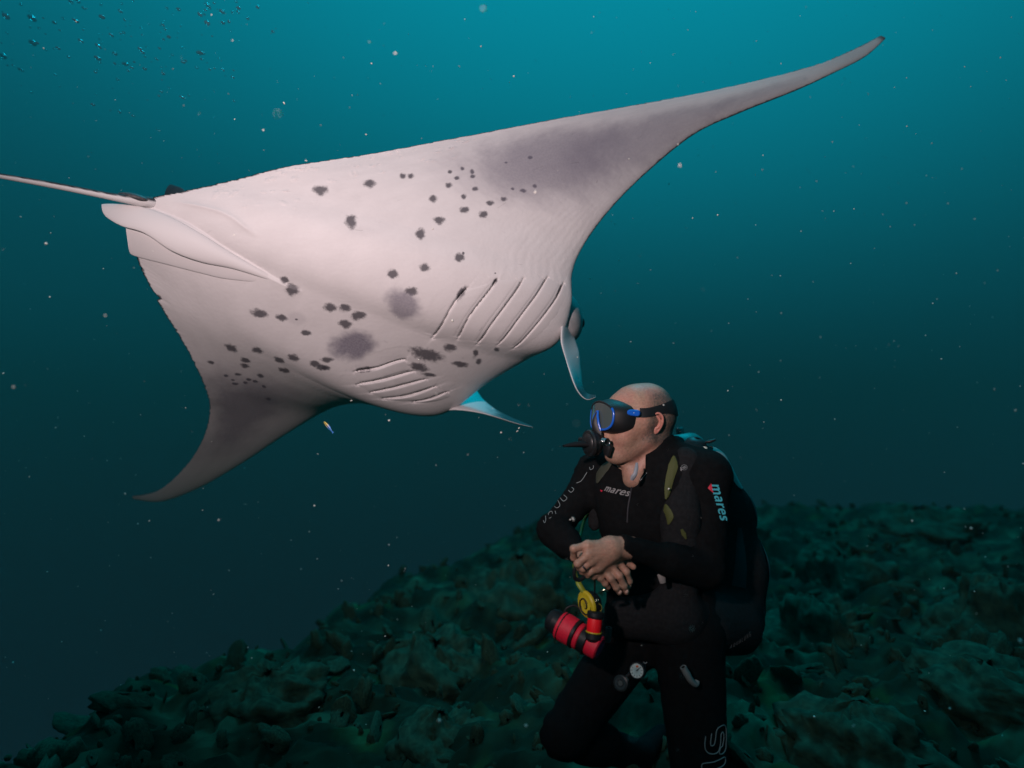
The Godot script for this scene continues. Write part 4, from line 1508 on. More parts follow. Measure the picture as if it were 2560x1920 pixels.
	for line in [[Vector3(0.529, 0.239, -1.900), Vector3(0.527, 0.211, -1.900), Vector3(0.535, 0.196, -1.900), Vector3(0.553, 0.191, -1.900), Vector3(0.566, 0.197, -1.900), Vector3(0.572, 0.217, -1.900), Vector3(0.574, 0.238, -1.900), Vector3(0.580, 0.242, -1.900), Vector3(0.583, 0.228, -1.900), Vector3(0.578, 0.207, -1.900), Vector3(0.572, 0.203, -1.900), Vector3(0.568, 0.189, -1.900), Vector3(0.578, 0.186, -1.900), Vector3(0.588, 0.193, -1.900), Vector3(0.591, 0.217, -1.900), Vector3(0.591, 0.246, -1.900), Vector3(0.584, 0.259, -1.900), Vector3(0.572, 0.260, -1.900), Vector3(0.561, 0.253, -1.900), Vector3(0.557, 0.231, -1.900), Vector3(0.553, 0.216, -1.900), Vector3(0.544, 0.214, -1.900), Vector3(0.543, 0.225, -1.900), Vector3(0.546, 0.246, -1.900)],
			[Vector3(0.520, 0.147, -1.900), Vector3(0.520, 0.166, -1.900), Vector3(0.552, 0.170, -1.900), Vector3(0.584, 0.174, -1.900), Vector3(0.584, 0.156, -1.900), Vector3(0.559, 0.151, -1.900)]]:
		part(cloth, "leg_outline_letter", print_line(suit, line, 0.0012), silver)
	# zip: two rows of teeth, a grey slider and its pull
	var zip_line := [Vector3(0.348, 0.916, -1.990), Vector3(0.341, 0.878, -1.990), Vector3(0.334, 0.838, -1.990), Vector3(0.332, 0.798, -1.990)]
	part(cloth, "zip", print_line(suit, zip_line, 0.0028, 0.0005), mat(col(0.035, 0.035, 0.04), 0.4, 0.3))
	part(cloth, "zip_pull", tube([Vector3(0.355, 0.976, -1.970), Vector3(0.352, 0.962, -1.960), Vector3(0.348, 0.947, -1.955), Vector3(0.342, 0.938, -1.955), Vector3(0.339, 0.928, -1.960)], [0.0035, 0.0055, 0.006, 0.0075, 0.005], 8, 0.4, Vector3.RIGHT), mat(col(0.22, 0.24, 0.27), 0.5))
	for side in 2:
		var teeth := []
		for k in 7:
			var t := k / 6.0
			var a: Vector3 = [Vector3(0.314, 0.960, -2.000), Vector3(0.422, 0.966, -2.030)][side]
			var q := a.lerp(Vector3(0.346, 0.918, -1.985), 0.55 + 0.45 * t)
			teeth.append(ball(Transform3D(Basis.from_scale(Vector3.ONE * 0.0014), suit.hit(q + FRONT * 0.08, -FRONT)), 6, 4))
		tag(part(cloth, "zip_teeth", join(teeth), mat(col(0.5, 0.5, 0.5), 0.3)), "", "", "", "stuff")
	mask(head)
	regulator()
	vest(suit)
	hanging_gear()


func tube_ring(at: Vector3, axis: Vector3, r: float, thick: float, seg := 24) -> ArrayMesh:
	var x := frame(at, axis)
	var p := PackedVector3Array()
	for i in seg + 1:
		var a := TAU * i / seg
		for k in 8:
			var b := TAU * k / 8
			p.append(x * Vector3((r + thick * cos(b)) * cos(a), thick * 1.6 * sin(b), (r + thick * cos(b)) * sin(a)))
	return sheet(p, seg + 1, 8, true)


func print_patch(on: Field, tri: Array) -> ArrayMesh:
	# a small three cornered print on the cloth
	var p := PackedVector3Array()
	var n := 8
	for i in n:
		for j in n:
			var a: Vector3 = tri[0].lerp(tri[1], i / (n - 1.0)).lerp(tri[2], j / (n - 1.0))
			p.append(on.hit(a + Vector3(-0.1, 0.1, 1).normalized() * 0.12, Vector3(0.1, -0.1, -1)) + Vector3(0, 0, 0.0012))
	return sheet(p, n, n)


func mask(head: Field) -> void:
	var root := thing("diving_mask", "blue framed black diving mask over the kneeling person's eyes and nose", "diving mask", hd(0, 0, 0.1))
	var rubber := mat(col(0.010, 0.010, 0.011), 0.5, 0.0, 0.4)
	var blue := mat(col(0.008, 0.10, 0.50), 0.25, 0.0, 0.6)
	# outline of the frame, dipping round the nose
	var n := 64
	var rim := []
	for k in n:
		var a := TAU * k / n
		var c := cos(a)
		var s := sin(a)
		var w := signf(c) * pow(absf(c), 0.75)
		var h := signf(s) * pow(absf(s), 0.75)
		rim.append(Vector3(0.070 * w, 0.010 + (0.035 if h > 0.0 else 0.045) * h - 0.006 * absf(w), 0.0))
	var p := PackedVector3Array()
	# skirt: from the face outwards to the frame
	for ring in 7:
		var t := ring / 6.0
		for q in rim:
			var s := lerpf(1.18, 1.0, t) + 0.10 * sin(PI * t)
			var depth: float = lerpf(0.088 - 5.2 * q.x * q.x - 2.0 * q.y * q.y, 0.136 - 2.2 * q.x * q.x, t)
			p.append(hd(q.x * s, 0.006 + (q.y - 0.006) * (s + 0.12 * (1.0 - t)), depth))
	part(root, "skirt", sheet(p, 7, n, true), rubber)
	# blue frame round the sides and below, black along the brow
	var low := []
	var brow := []
	for k in n + 1:
		var a := TAU * k / n
		var q: Vector3 = rim[k % n]
		var at := hd(q.x, q.y, 0.137 - 2.2 * q.x * q.x)
		if a > 0.55 and a < PI - 0.35:
			brow.append(at)
	for k in n:
		var m := (k + int(n * 0.44)) % n
		var a := TAU * m / n
		if a >= PI - 0.45 or a <= 0.65:
			var q: Vector3 = rim[m]
			low.append(hd(q.x, q.y, 0.137 - 2.2 * q.x * q.x))
	part(root, "frame", tube(low, 0.0036, 8), blue)
	part(root, "brow_frame", tube(brow, 0.0040, 8), rubber)
	# lens
	p = PackedVector3Array()
	for ring in 9:
		for q in rim:
			var s := ring / 8.0
			p.append(hd(q.x * s, 0.006 + (q.y - 0.006) * s, 0.139 - 2.2 * q.x * q.x * s * s))
	part(root, "lens", sheet(p, 9, n, true), mat(col(0.060, 0.078, 0.076), 0.08, 0.0, 0.5))
	# nose pocket with its blue edges
	p = PackedVector3Array()
	for i in 9:
		var t := i / 8.0
		var w := lerpf(0.006, 0.025, pow(t, 0.8))
		for k in 13:
			var a := lerpf(-1.0, 1.0, k / 12.0)
			p.append(hd(w * a, lerpf(0.014, -0.052, t), 0.137 + (0.006 + 0.014 * sin(PI * minf(t * 0.75 + 0.1, 1.0))) * (1.0 - a * a)))
	part(root, "nose_pocket", sheet(p, 9, 13), rubber)
	for s in [-1.0, 1.0]:
		part(root, "nose_trim", tube([hd(0.002 * s, 0.017, 0.142), hd(0.010 * s, 0.002, 0.146), hd(0.018 * s, -0.020, 0.145), hd(0.025 * s, -0.040, 0.140)], [0.003, 0.004, 0.004, 0.003], 8), blue)
	# strap round the head, split wide at the back, and its buckles
	var strap := PackedVector3Array()
	var rows := 41
	for i in rows:
		var t := lerpf(-1.0, 1.0, i / (rows - 1.0))
		var a := t * 2.12
		var back := 1.0 - absf(t)
		var dir := head_axes * Vector3(sin(a), 0.0, -cos(a))
		var wide := 0.0135 + 0.012 * smoothstep(0.3, 0.85, back)
		for k in 7:
			var h := lerpf(-1.0, 1.0, k / 6.0)
			var mid := hd(0, 0.022 + 0.024 * smoothstep(0.0, 0.6, back) + wide * h, 0.0)
			var q := head.hit(mid + dir * 0.15, -dir)
			strap.append(mid + dir * maxf((q - mid).dot(dir), 0.062) + dir * 0.0032)
	part(root, "strap", sheet(strap, rows, 7), rubber)
	for s in [-1.0, 1.0]:
		var at := hd(0.0865 * s, 0.020, 0.072)
		var yy := head_axes * Vector3(0.30 * s, 0.0, -0.95)
		var x := Transform3D(Basis(yy, head_axes.y, yy.cross(head_axes.y)), at)
		var outline := PackedVector2Array()
		for k in 20:
			var a := TAU * k / 20
			outline.append(Vector2(0.019 * signf(cos(a)) * pow(absf(cos(a)), 0.7), 0.0095 * signf(sin(a)) * pow(absf(sin(a)), 0.7) * (1.0 + 0.15 * cos(a))))
		var bk := part(root, "buckle", plate(outline, 0.009, 0.003, x), blue)
		part(bk, "emblem", ball(Transform3D(Basis(x.basis.x * 0.0032, x.basis.y * 0.0032, x.basis.z * 0.0052), at), 10, 6), mat(col(0.45, 0.6, 0.7), 0.4))


func regulator() -> void:
	var c := hd(0.004, -0.078, 0.150)
	var root := thing("breathing_regulator", "black breathing regulator held in the kneeling person's mouth", "regulator", c)
	var black := mat(col(0.010, 0.010, 0.011), 0.42, 0.0, 0.5)
	var x := frame(c, head_axes * Vector3(0.05, -0.12, 1.0), head_axes.x)
	part(root, "housing", lathe([Vector2(0, -0.024), Vector2(0.018, -0.024), Vector2(0.029, -0.017), Vector2(0.0350, -0.004), Vector2(0.0345, 0.012), Vector2(0.030, 0.019), Vector2(0.028, 0.020), Vector2(0.024, 0.0245), Vector2(0.012, 0.027), Vector2(0, 0.0275)], x, 36, true), black)
	part(root, "front_cover", lathe([Vector2(0.0305, 0.008), Vector2(0.039, 0.008), Vector2(0.040, 0.013), Vector2(0.038, 0.018), Vector2(0.0305, 0.019)], x, 36), black)
	part(root, "mouthpiece", tube([hd(0, -0.076, 0.098), hd(0, -0.076, 0.115), hd(0.002, -0.077, 0.130)], [0.019, 0.015, 0.018], 18, 0.75, head_axes.x), black)
	# barrel across with bright spring rings
	var a := hd(-0.05, -0.070, 0.150)
	var b := hd(0.052, -0.070, 0.132)
	part(root, "valve_barrel", tube([a, b], [0.0105, 0.0105], 18), black)
	var chrome := mat(col(0.7, 0.72, 0.72), 0.12, 1.0)
	for k in 4:
		part(root, "chrome_ring", tube_ring(b + (b - a).normalized() * (0.001 - 0.0050 * k), b - a, 0.0105, 0.0012), chrome)
	# skirt below and exhaust tee that sweeps aside
	part(root, "lower_shell", tube([hd(0.0, -0.098, 0.150), hd(0.0, -0.112, 0.146)], [0.030, 0.022], 20, 0.8, head_axes.x), black)
	part(root, "exhaust_tee", tube([hd(0.0, -0.082, 0.160), hd(-0.004, -0.084, 0.190), hd(-0.006, -0.088, 0.215), hd(-0.008, -0.093, 0.240)], [0.030, 0.023, 0.016, 0.008], 16, 0.4, head_axes.x), mat(col(0.009, 0.009, 0.010), 0.8, 0.0, 0.2))
	part(root, "cheek_guard", tube([hd(0.024, -0.062, 0.135), hd(0.034, -0.086, 0.118), hd(0.028, -0.108, 0.116)], [0.014, 0.021, 0.014], 14, 0.6, head_axes.x), black)
	part(root, "hose", tube(smooth_line([hd(-0.05, -0.072, 0.150), hd(-0.10, -0.075, 0.14), hd(-0.14, -0.09, 0.05), hd(-0.13, -0.11, -0.06), hd(-0.05, -0.13, -0.15), Vector3(0.559, 0.968, -2.360)], 6), 0.0075, 12), black)


func vest(suit: Field) -> void:
	var root := thing("buoyancy_vest", "black buoyancy vest with grey piping on the kneeling person's back and shoulders", "diving vest", Vector3(0.676, 0.693, -2.250))
	var f := Field.new(Vector3(0.20, 0.28, -2.56), Vector3(0.92, 1.14, -1.80), 0.0105)
	var k := 0.04
	# bladder down the back
	f.add(Vector3(0.648, 0.926, -2.280), Vector3(0.710, 0.775, -2.300), 0.062, 0.082, k)
	f.add(Vector3(0.710, 0.775, -2.300), Vector3(0.727, 0.594, -2.280), 0.082, 0.100, k)
	f.add(Vector3(0.727, 0.594, -2.280), Vector3(0.716, 0.443, -2.240), 0.100, 0.096, k)
	# padded shoulder and left front panel
	f.add(Vector3(0.548, 0.967, -2.120), Vector3(0.599, 0.947, -2.280), 0.048, 0.055, k)
	f.add(Vector3(0.506, 0.960, -2.030), Vector3(0.554, 0.965, -2.140), 0.045, 0.048, k, FRONT, 1.2)
	f.add(Vector3(0.506, 0.960, -2.030), Vector3(0.479, 0.824, -1.975), 0.048, 0.052, k, FRONT, 1.4)
	f.add(Vector3(0.479, 0.824, -1.975), Vector3(0.478, 0.654, -1.970), 0.052, 0.06, k, FRONT, 1.3)
	# collar pad behind the neck
	f.add(Vector3(0.479, 0.993, -2.170), Vector3(0.526, 1.005, -2.220), 0.038, 0.030, 0.02)
	f.add(Vector3(0.445, 0.965, -2.140), Vector3(0.479, 0.993, -2.170), 0.026, 0.036, 0.02)
	# right strap
	f.add(Vector3(0.309, 0.957, -2.190), Vector3(0.264, 0.883, -2.155), 0.022, 0.020, 0.02, FRONT, 1.4)
	f.add(Vector3(0.264, 0.883, -2.155), Vector3(0.258, 0.761, -2.170), 0.020, 0.022, 0.02, FRONT, 1.4)
	# waist band and side pocket
	f.add(Vector3(0.327, 0.518, -2.020), Vector3(0.464, 0.538, -1.960), 0.06, 0.07, k, FRONT, 1.4)
	f.add(Vector3(0.466, 0.540, -1.970), Vector3(0.686, 0.458, -2.160), 0.078, 0.085, k)
	f.add(Vector3(0.571, 0.477, -2.020), Vector3(0.704, 0.428, -2.140), 0.070, 0.058, 0.03)
	var nn := f.net()
	for i in nn[0].size():
		var p: Vector3 = nn[0][i]
		nn[0][i] = p + nn[1][i] * (0.0022 * noise.get_noise_3dv(p * Vector3(9, 16, 9)) + 0.0008 * fine.get_noise_3dv(p * 60.0))
	var cloth := grain(mat(Color.WHITE, 0.9, 0.0, 0.15), 14.0, col(0.009, 0.009, 0.0095), col(0.020, 0.020, 0.021), 0.4)
	var body := part(root, "jacket", net_mesh([nn]), cloth)
	var pale := mat(col(0.20, 0.225, 0.22), 0.7)
	var dim := mat(col(0.06, 0.065, 0.068), 0.8)
	# grey edging along the back
	part(root, "piping", on_cloth(f, suit, [Vector3(0.653, 0.990, -2.300), Vector3(0.687, 0.961, -2.300), Vector3(0.714, 0.918, -2.300), Vector3(0.730, 0.881, -2.300), Vector3(0.746, 0.860, -2.300)], [0.010, 0.018, 0.015, 0.011, 0.004]), pale)
	part(root, "piping", on_cloth(f, suit, [Vector3(0.776, 0.833, -2.300), Vector3(0.797, 0.775, -2.300), Vector3(0.814, 0.709, -2.300), Vector3(0.827, 0.636, -2.300), Vector3(0.834, 0.576, -2.300), Vector3(0.831, 0.523, -2.300), Vector3(0.825, 0.460, -2.290), Vector3(0.824, 0.423, -2.280)], [0.003, 0.006, 0.006, 0.006, 0.009, 0.012, 0.013, 0.006]), dim)
	part(root, "back_panel", on_cloth(f, suit, [Vector3(0.724, 0.743, -2.200), Vector3(0.723, 0.686, -2.200), Vector3(0.718, 0.628, -2.200), Vector3(0.709, 0.565, -2.200)], [0.006, 0.013, 0.018, 0.021]), mat(col(0.014, 0.014, 0.017), 0.8))
	# olive facing of the shoulder straps
	var olive := mat(col(0.050, 0.058, 0.008), 0.75)
	part(root, "strap_facing", on_cloth(f, suit, [Vector3(0.469, 0.990, -2.000), Vector3(0.464, 0.964, -1.990), Vector3(0.453, 0.931, -1.980), Vector3(0.445, 0.899, -1.970), Vector3(0.439, 0.872, -1.960)], [0.003, 0.013, 0.011, 0.009, 0.003]), olive)
	part(root, "strap_facing", on_cloth(f, suit, [Vector3(0.438, 0.858, -1.960), Vector3(0.440, 0.843, -1.950), Vector3(0.444, 0.828, -1.950), Vector3(0.441, 0.806, -1.950)], [0.002, 0.009, 0.009, 0.002]), olive)
	part(root, "strap_facing", on_cloth(f, suit, [Vector3(0.307, 0.967, -2.100), Vector3(0.286, 0.945, -2.100), Vector3(0.270, 0.921, -2.100), Vector3(0.262, 0.897, -2.100)], [0.004, 0.010, 0.009, 0.002]), mat(col(0.022, 0.026, 0.014), 0.75))
	part(root, "strap_facing", on_cloth(f, suit, [Vector3(0.472, 0.797, -1.930), Vector3(0.478, 0.783, -1.930), Vector3(0.484, 0.770, -1.930)], [0.003, 0.006, 0.002]), olive)
	# dump valve on the shoulder, with its lever and toggle
	var black := mat(col(0.007, 0.007, 0.0085), 0.5, 0.0, 0.4)
	var dv := part(root, "dump_valve", lathe([Vector2(0, 0.034), Vector2(0.015, 0.033), Vector2(0.028, 0.026), Vector2(0.036, 0.012), Vector2(0.038, -0.004), Vector2(0.034, -0.03), Vector2(0.036, -0.06)], frame(Vector3(0.570, 1.000, -2.160), Vector3(0.15, 1, 0.25)), 28, true), black)
	part(dv, "lever", tube([Vector3(0.598, 1.019, -2.150), Vector3(0.610, 1.022, -2.140), Vector3(0.628, 1.028, -2.140)], [0.005, 0.010, 0.006], 10, 0.6), black)
	part(dv, "toggle", tube([Vector3(0.588, 1.008, -2.110), Vector3(0.585, 0.997, -2.105), Vector3(0.582, 0.982, -2.110)], [0.0075, 0.0075, 0.002], 10, 0.5, Vector3.RIGHT), mat(col(0.42, 0.50, 0.44), 0.5))
	# emblem and names in print
	var print_grey := mat(col(0.16, 0.17, 0.17), 0.6)
	var at := Vector3(0.491, 0.963, -1.970)
	var circle := []
	for i in 21:
		var a := TAU * i / 20
		circle.append(at + Vector3(cos(a) * 0.0082, sin(a) * 0.0072, 0))
	part(body, "emblem_ring", print_line(f, circle, 0.0007, 0.0008), print_grey)
	part(body, "emblem_swirl", print_line(f, [at + Vector3(-0.006, -0.001, 0), at + Vector3(-0.001, 0.002, 0), at + Vector3(0.003, 0.003, 0), at + Vector3(-0.002, -0.003, 0), at + Vector3(0.001, -0.003, 0), at + Vector3(0.006, 0.001, 0)], 0.0011, 0.0008), print_grey)
	part(body, "collar_lettering", lettering(f, "ALTREK A", 0.0085, Vector3(0.468, 0.978, -2.100), Vector3(0.504, 0.994, -2.120) - Vector3(0.436, 0.960, -2.100), Vector3(0.3, 1, 0), 1.05), mat(col(0.28, 0.28, 0.28), 0.6))
	part(body, "pocket_lettering", lettering(f, "A Q U A L U N G", 0.013, Vector3(0.643, 0.463, -2.040), Vector3(0.703, 0.466, -2.100) - Vector3(0.595, 0.452, -2.000), Vector3(0.3, 1, 0.1), 0.9, 0.0, false), mat(col(0.06, 0.06, 0.06), 0.7))
	# weight pouch handles, bent grey rubber
	var handle := mat(col(0.15, 0.165, 0.16), 0.65)
	ribbed(root, [Vector3(0.462, 0.436, -1.870), Vector3(0.472, 0.418, -1.870), Vector3(0.482, 0.401, -1.870), Vector3(0.496, 0.388, -1.875), Vector3(0.503, 0.395, -1.880)], [0.0115, 0.0125, 0.011, 0.010, 0.007], handle)
	ribbed(root, [Vector3(0.270, 0.522, -1.930), Vector3(0.269, 0.504, -1.930), Vector3(0.267, 0.483, -1.935)], [0.0115, 0.011, 0.010], mat(col(0.045, 0.045, 0.045), 0.7))
	part(root, "whistle", tube([Vector3(0.407, 0.681, -1.895), Vector3(0.410, 0.667, -1.890), Vector3(0.412, 0.657, -1.890)], [0.011, 0.010, 0.008], 10, 0.45, Vector3.RIGHT), mat(col(0.20, 0.185, 0.175), 0.6))
	part(root, "buckle", tube([Vector3(0.549, 0.504, -1.950), Vector3(0.554, 0.495, -1.950)], [0.003, 0.003], 8), mat(col(0.3, 0.3, 0.3), 0.3, 0.8))

	# steel cylinder on the back
	var tank := thing("air_cylinder", "pale grey air cylinder strapped on the kneeling person's back", "air cylinder", Vector3(0.622, 0.575, -2.460))
	var ax := (Vector3(0.609, 1.024, -2.440) - Vector3(0.707, 0.369, -2.400)).normalized()
	var top := Vector3(0.597, 1.003, -2.440)
	var x := frame(top, ax)
	part(tank, "shell", lathe([Vector2(0.028, 0.022), Vector2(0.05, 0.016), Vector2(0.072, -0.004), Vector2(0.085, -0.04), Vector2(0.088, -0.09), Vector2(0.088, -0.52), Vector2(0.08, -0.55), Vector2(0, -0.56)], x, 40, true), grain(mat(Color.WHITE, 0.5), 6.0, col(0.10, 0.12, 0.115), col(0.20, 0.22, 0.21)))
	part(tank, "valve", lathe([Vector2(0, 0.045), Vector2(0.012, 0.045), Vector2(0.014, 0.04), Vector2(0.014, 0.015), Vector2(0.024, 0.012)], x, 20), mat(col(0.3, 0.32, 0.32), 0.25, 0.9))


func ribbed(root: Node, pts: Array, r: Array, m: Material) -> void:
	var line := smooth_line(pts, 8)
	var rad := []
	for i in line.size():
		var t := float(i) / (line.size() - 1) * (r.size() - 1)
		var j := mini(int(t), r.size() - 2)
		rad.append(lerpf(r[j], r[j + 1], t - j) * (1.0 - 0.07 * (i % 2)))
	part(root, "pouch_handle", tube(line, rad, 14, 0.8), m)


# a strip of cloth that lies on a garment, half width at each point
func on_cloth(f: Field, under: Field, pts: Array, half: Array) -> ArrayMesh:
	var line := smooth_line(pts, 6)
	var p := PackedVector3Array()
	var n := line.size()
	var way := Vector3(0, 0, -1)
	for i in n:
		var d: Vector3 = line[mini(i + 1, n - 1)] - line[maxi(i - 1, 0)]
		var u := d.cross(Vector3.BACK).normalized()
		var t := float(i) / (n - 1) * (half.size() - 1)
		var j := mini(int(t), half.size() - 2)
		var w := lerpf(half[j], half[j + 1], t - j)
		for k in 9:
			var s := lerpf(-1.0, 1.0, k / 8.0)
			var q := f.hit_both(under, line[i] + u * w * s + Vector3(0, 0, 0.25), way)
			var on := f if f.at(q) < under.at(q) else under
			p.append(q + on.slope(q) * (0.0030 + 0.0022 * (1.0 - s * s)))
	return sheet(p, n, 9)


func hanging_gear() -> void:
	var black := mat(col(0.009, 0.009, 0.010), 0.5, 0.0, 0.4)
	var yellow := mat(col(0.52, 0.40, 0.015), 0.45)
	var lime := mat(col(0.16, 0.22, 0.02), 0.5)
	# black wrist cord held in the fist
	var cord := thing("wrist_cord", "black cord loop held in the kneeling person's left fist", "cord", Vector3(0.166, 0.712, -1.800))
	part(cord, "loop", tube(smooth_line([Vector3(0.176, 0.752, -1.795), Vector3(0.165, 0.735, -1.790), Vector3(0.161, 0.712, -1.790), Vector3(0.164, 0.696, -1.795), Vector3(0.177, 0.691, -1.800), Vector3(0.190, 0.698, -1.810), Vector3(0.201, 0.709, -1.830)], 6), [0.0035, 0.0035, 0.0036, 0.0037, 0.0038, 0.0039, 0.004, 0.0042, 0.0044, 0.0046, 0.0048, 0.0049, 0.005, 0.0051, 0.0052, 0.0053, 0.0054, 0.0055, 0.0056, 0.0057, 0.0058, 0.0056, 0.0054, 0.0052, 0.005, 0.005, 0.005, 0.005, 0.005, 0.005, 0.005, 0.005, 0.005, 0.005, 0.005, 0.005, 0.005], 10), black)
	part(cord, "tail", tube([Vector3(0.218, 0.693, -1.830), Vector3(0.221, 0.666, -1.850), Vector3(0.223, 0.628, -1.870)], 0.0022, 8), black)

	# spare regulator: yellow hose and yellow faced second stage
	var c := Vector3(0.211, 0.604, -1.880)
	var octo := thing("spare_regulator", "spare regulator with yellow swirl printed face hanging below the hands", "regulator", c)
	part(octo, "hose", tube(smooth_line([Vector3(0.335, 0.879, -2.320), Vector3(0.249, 0.774, -2.270), Vector3(0.231, 0.745, -2.250), Vector3(0.215, 0.711, -2.200), Vector3(0.187, 0.672, -2.080), Vector3(0.180, 0.662, -1.950), Vector3(0.184, 0.654, -1.900), Vector3(0.194, 0.634, -1.885)], 6), 0.0052, 10), lime)
	part(octo, "hose_sleeve", tube([Vector3(0.178, 0.665, -1.900), Vector3(0.182, 0.656, -1.885), Vector3(0.191, 0.642, -1.880), Vector3(0.199, 0.631, -1.880)], [0.006, 0.0085, 0.0075, 0.008], 10, 0.7), mat(col(0.22, 0.26, 0.02), 0.5))
	var x := frame(c + Vector3(-0.008, 0, 0.006), Vector3(-0.86, -0.10, 0.50), Vector3(0, 0, 1))
	part(octo, "housing", lathe([Vector2(0, -0.034), Vector2(0.02, -0.034), Vector2(0.030, -0.026), Vector2(0.034, -0.01), Vector2(0.034, 0.0)], x, 32), black)
	part(octo, "face", lathe([Vector2(0.034, -0.002), Vector2(0.0375, -0.002), Vector2(0.0375, 0.003), Vector2(0.034, 0.0065), Vector2(0.030, 0.0075), Vector2(0.0, 0.0085)], x, 40), yellow)
	# black swirl on the face
	for ring in 3:
		var pts := []
		var rad := []
		for k in 15:
			var t := k / 14.0
			var a := lerpf(0.0, 3.6, t) + ring * 2.3
			var r := 0.027 - 0.007 * ring - 0.004 * t
			pts.append(x * Vector3(r * cos(a), 0.0082, r * sin(a)))
			rad.append(0.0006 + 0.0034 * sin(PI * t))
		part(octo, "face_print", tube(pts, rad, 6, 0.5, x.basis.y), black)
	var body := thing("brass_clip", "small brass ring with sprung clip beside the yellow faced regulator", "clip", Vector3(0.230, 0.604, -1.860))
	part(body, "ring", tube_ring(Vector3(0.230, 0.601, -1.855), Vector3(-0.15, 0.1, 1), 0.0105, 0.0011), mat(col(0.55, 0.44, 0.06), 0.25, 0.7))
	for k in 3:
		part(body, "spring_coil", tube_ring(Vector3(0.223, 0.618, -1.855) + Vector3(0.0042 * k, 0.001 * k, 0), Vector3(1, 0.2, 0.3), 0.006, 0.0009), mat(col(0.62, 0.58, 0.45), 0.15, 1.0))
	part(body, "hook", tube([Vector3(0.239, 0.644, -1.860), Vector3(0.248, 0.649, -1.855), Vector3(0.257, 0.645, -1.855)], [0.004, 0.0045, 0.003], 10), mat(col(0.4, 0.42, 0.3), 0.2, 1.0))

	# red rolled marker with black bands
	var red := grain(mat(Color.WHITE, 0.6), 20.0, col(0.62, 0.006, 0.03), col(0.82, 0.012, 0.045))
	var a0 := Vector3(0.102, 0.552, -1.920)
	var a1 := Vector3(0.234, 0.497, -1.840)
	var roll := thing("red_marker_roll", "red rolled marker tube with black bands and black end cap", "marker buoy", (a0 + a1) * 0.5)
	var rx := frame(a0, a1 - a0)
	var ln := a0.distance_to(a1)
	part(roll, "end_cap", lathe([Vector2(0, 0.0), Vector2(0.022, 0.0), Vector2(0.03, 0.006), Vector2(0.033, 0.02), Vector2(0.033, ln * 0.24), Vector2(0.03, ln * 0.25)], rx, 28), black)
	part(roll, "cap_mark", tube([rx * Vector3(0.006, -0.0005, 0.01), rx * Vector3(0.0, -0.0005, 0.014), rx * Vector3(-0.006, -0.0005, 0.008)], 0.0009, 6), mat(col(0.5, 0.5, 0.5), 0.5))
	var cuts := [[0.22, 0.52, 0.040], [0.56, 0.66, 0.037], [0.78, 1.0, 0.034]]
	for q in cuts:
		part(roll, "red_section", lathe([Vector2(q[2] - 0.006, ln * q[0]), Vector2(q[2] - 0.001, ln * q[0] + 0.003), Vector2(q[2], ln * (q[0] * 0.6 + q[1] * 0.4)), Vector2(q[2] - 0.001, ln * q[1] - 0.003), Vector2(q[2] - 0.006, ln * q[1]), Vector2(0, ln * q[1] + 0.001)], rx, 14), red)
	for q in [[0.50, 0.57, 0.0395], [0.65, 0.79, 0.0365], [0.27, 0.31, 0.0405]]:
		part(roll, "band", lathe([Vector2(q[2] - 0.006, ln * q[0]), Vector2(q[2], ln * q[0] + 0.002), Vector2(q[2], ln * q[1] - 0.002), Vector2(q[2] - 0.006, ln * q[1])], rx, 28), black)
	part(roll, "lanyard", tube(smooth_line([Vector3(0.140, 0.566, -1.900), Vector3(0.151, 0.586, -1.900), Vector3(0.176, 0.591, -1.900), Vector3(0.199, 0.569, -1.890)], 6), 0.003, 8), black)

	# small red spool with a yellow rim
	var sp := Vector3(0.219, 0.560, -1.840)
	var sx := frame(sp, Vector3(-0.12, -1, 0.12))
	var spool := thing("line_spool", "small bright red line spool with yellow rim above the red roll", "spool", sp)
	part(spool, "drum", lathe([Vector2(0.017, -0.019), Vector2(0.0195, -0.017), Vector2(0.020, 0.0), Vector2(0.0195, 0.016), Vector2(0.017, 0.018)], sx, 28, true), mat(col(0.95, 0.004, 0.012), 0.5))
	part(spool, "rim", lathe([Vector2(0.016, 0.0165), Vector2(0.0212, 0.0165), Vector2(0.0216, 0.018), Vector2(0.0212, 0.0195), Vector2(0.0, 0.0195)], sx, 28), yellow)
	part(spool, "cap", lathe([Vector2(0, -0.036), Vector2(0.018, -0.036), Vector2(0.022, -0.033), Vector2(0.023, -0.024), Vector2(0.022, -0.019), Vector2(0.016, -0.0185)], sx, 28), black)
	part(spool, "foot", lathe([Vector2(0.016, 0.0196), Vector2(0.021, 0.021), Vector2(0.022, 0.034), Vector2(0.016, 0.042), Vector2(0, 0.042)], sx, 28), black)

	# console of two dials on the right thigh
	var g := Vector3(0.339, 0.422, -1.880)
	var gx := frame(g, Vector3(-0.50, 0.30, 0.85))
	var dial := thing("pressure_gauge", "round white faced pressure gauge with orange mark lying on the right thigh", "gauge", g)
	part(dial, "case", lathe([Vector2(0, -0.018), Vector2(0.018, -0.018), Vector2(0.0225, -0.012), Vector2(0.0225, 0.002), Vector2(0.0195, 0.004), Vector2(0.0185, 0.002)], gx, 28), black)
	part(dial, "face", lathe([Vector2(0.0188, 0.0018), Vector2(0.0, 0.0018)], gx, 28), mat(col(0.34, 0.42, 0.40), 0.4))
	for k in 9:
		var an := lerpf(-2.2, 2.2, k / 8.0)
		part(dial, "tick", tube([gx * Vector3(0.012 * sin(an), 0.0022, 0.012 * cos(an)), gx * Vector3(0.0165 * sin(an), 0.0022, 0.0165 * cos(an))], 0.0007, 5), black)
	part(dial, "needle", tube([gx * Vector3(0.0, 0.003, 0.0), gx * Vector3(0.010, 0.003, -0.008)], [0.0016, 0.0004], 6), black)
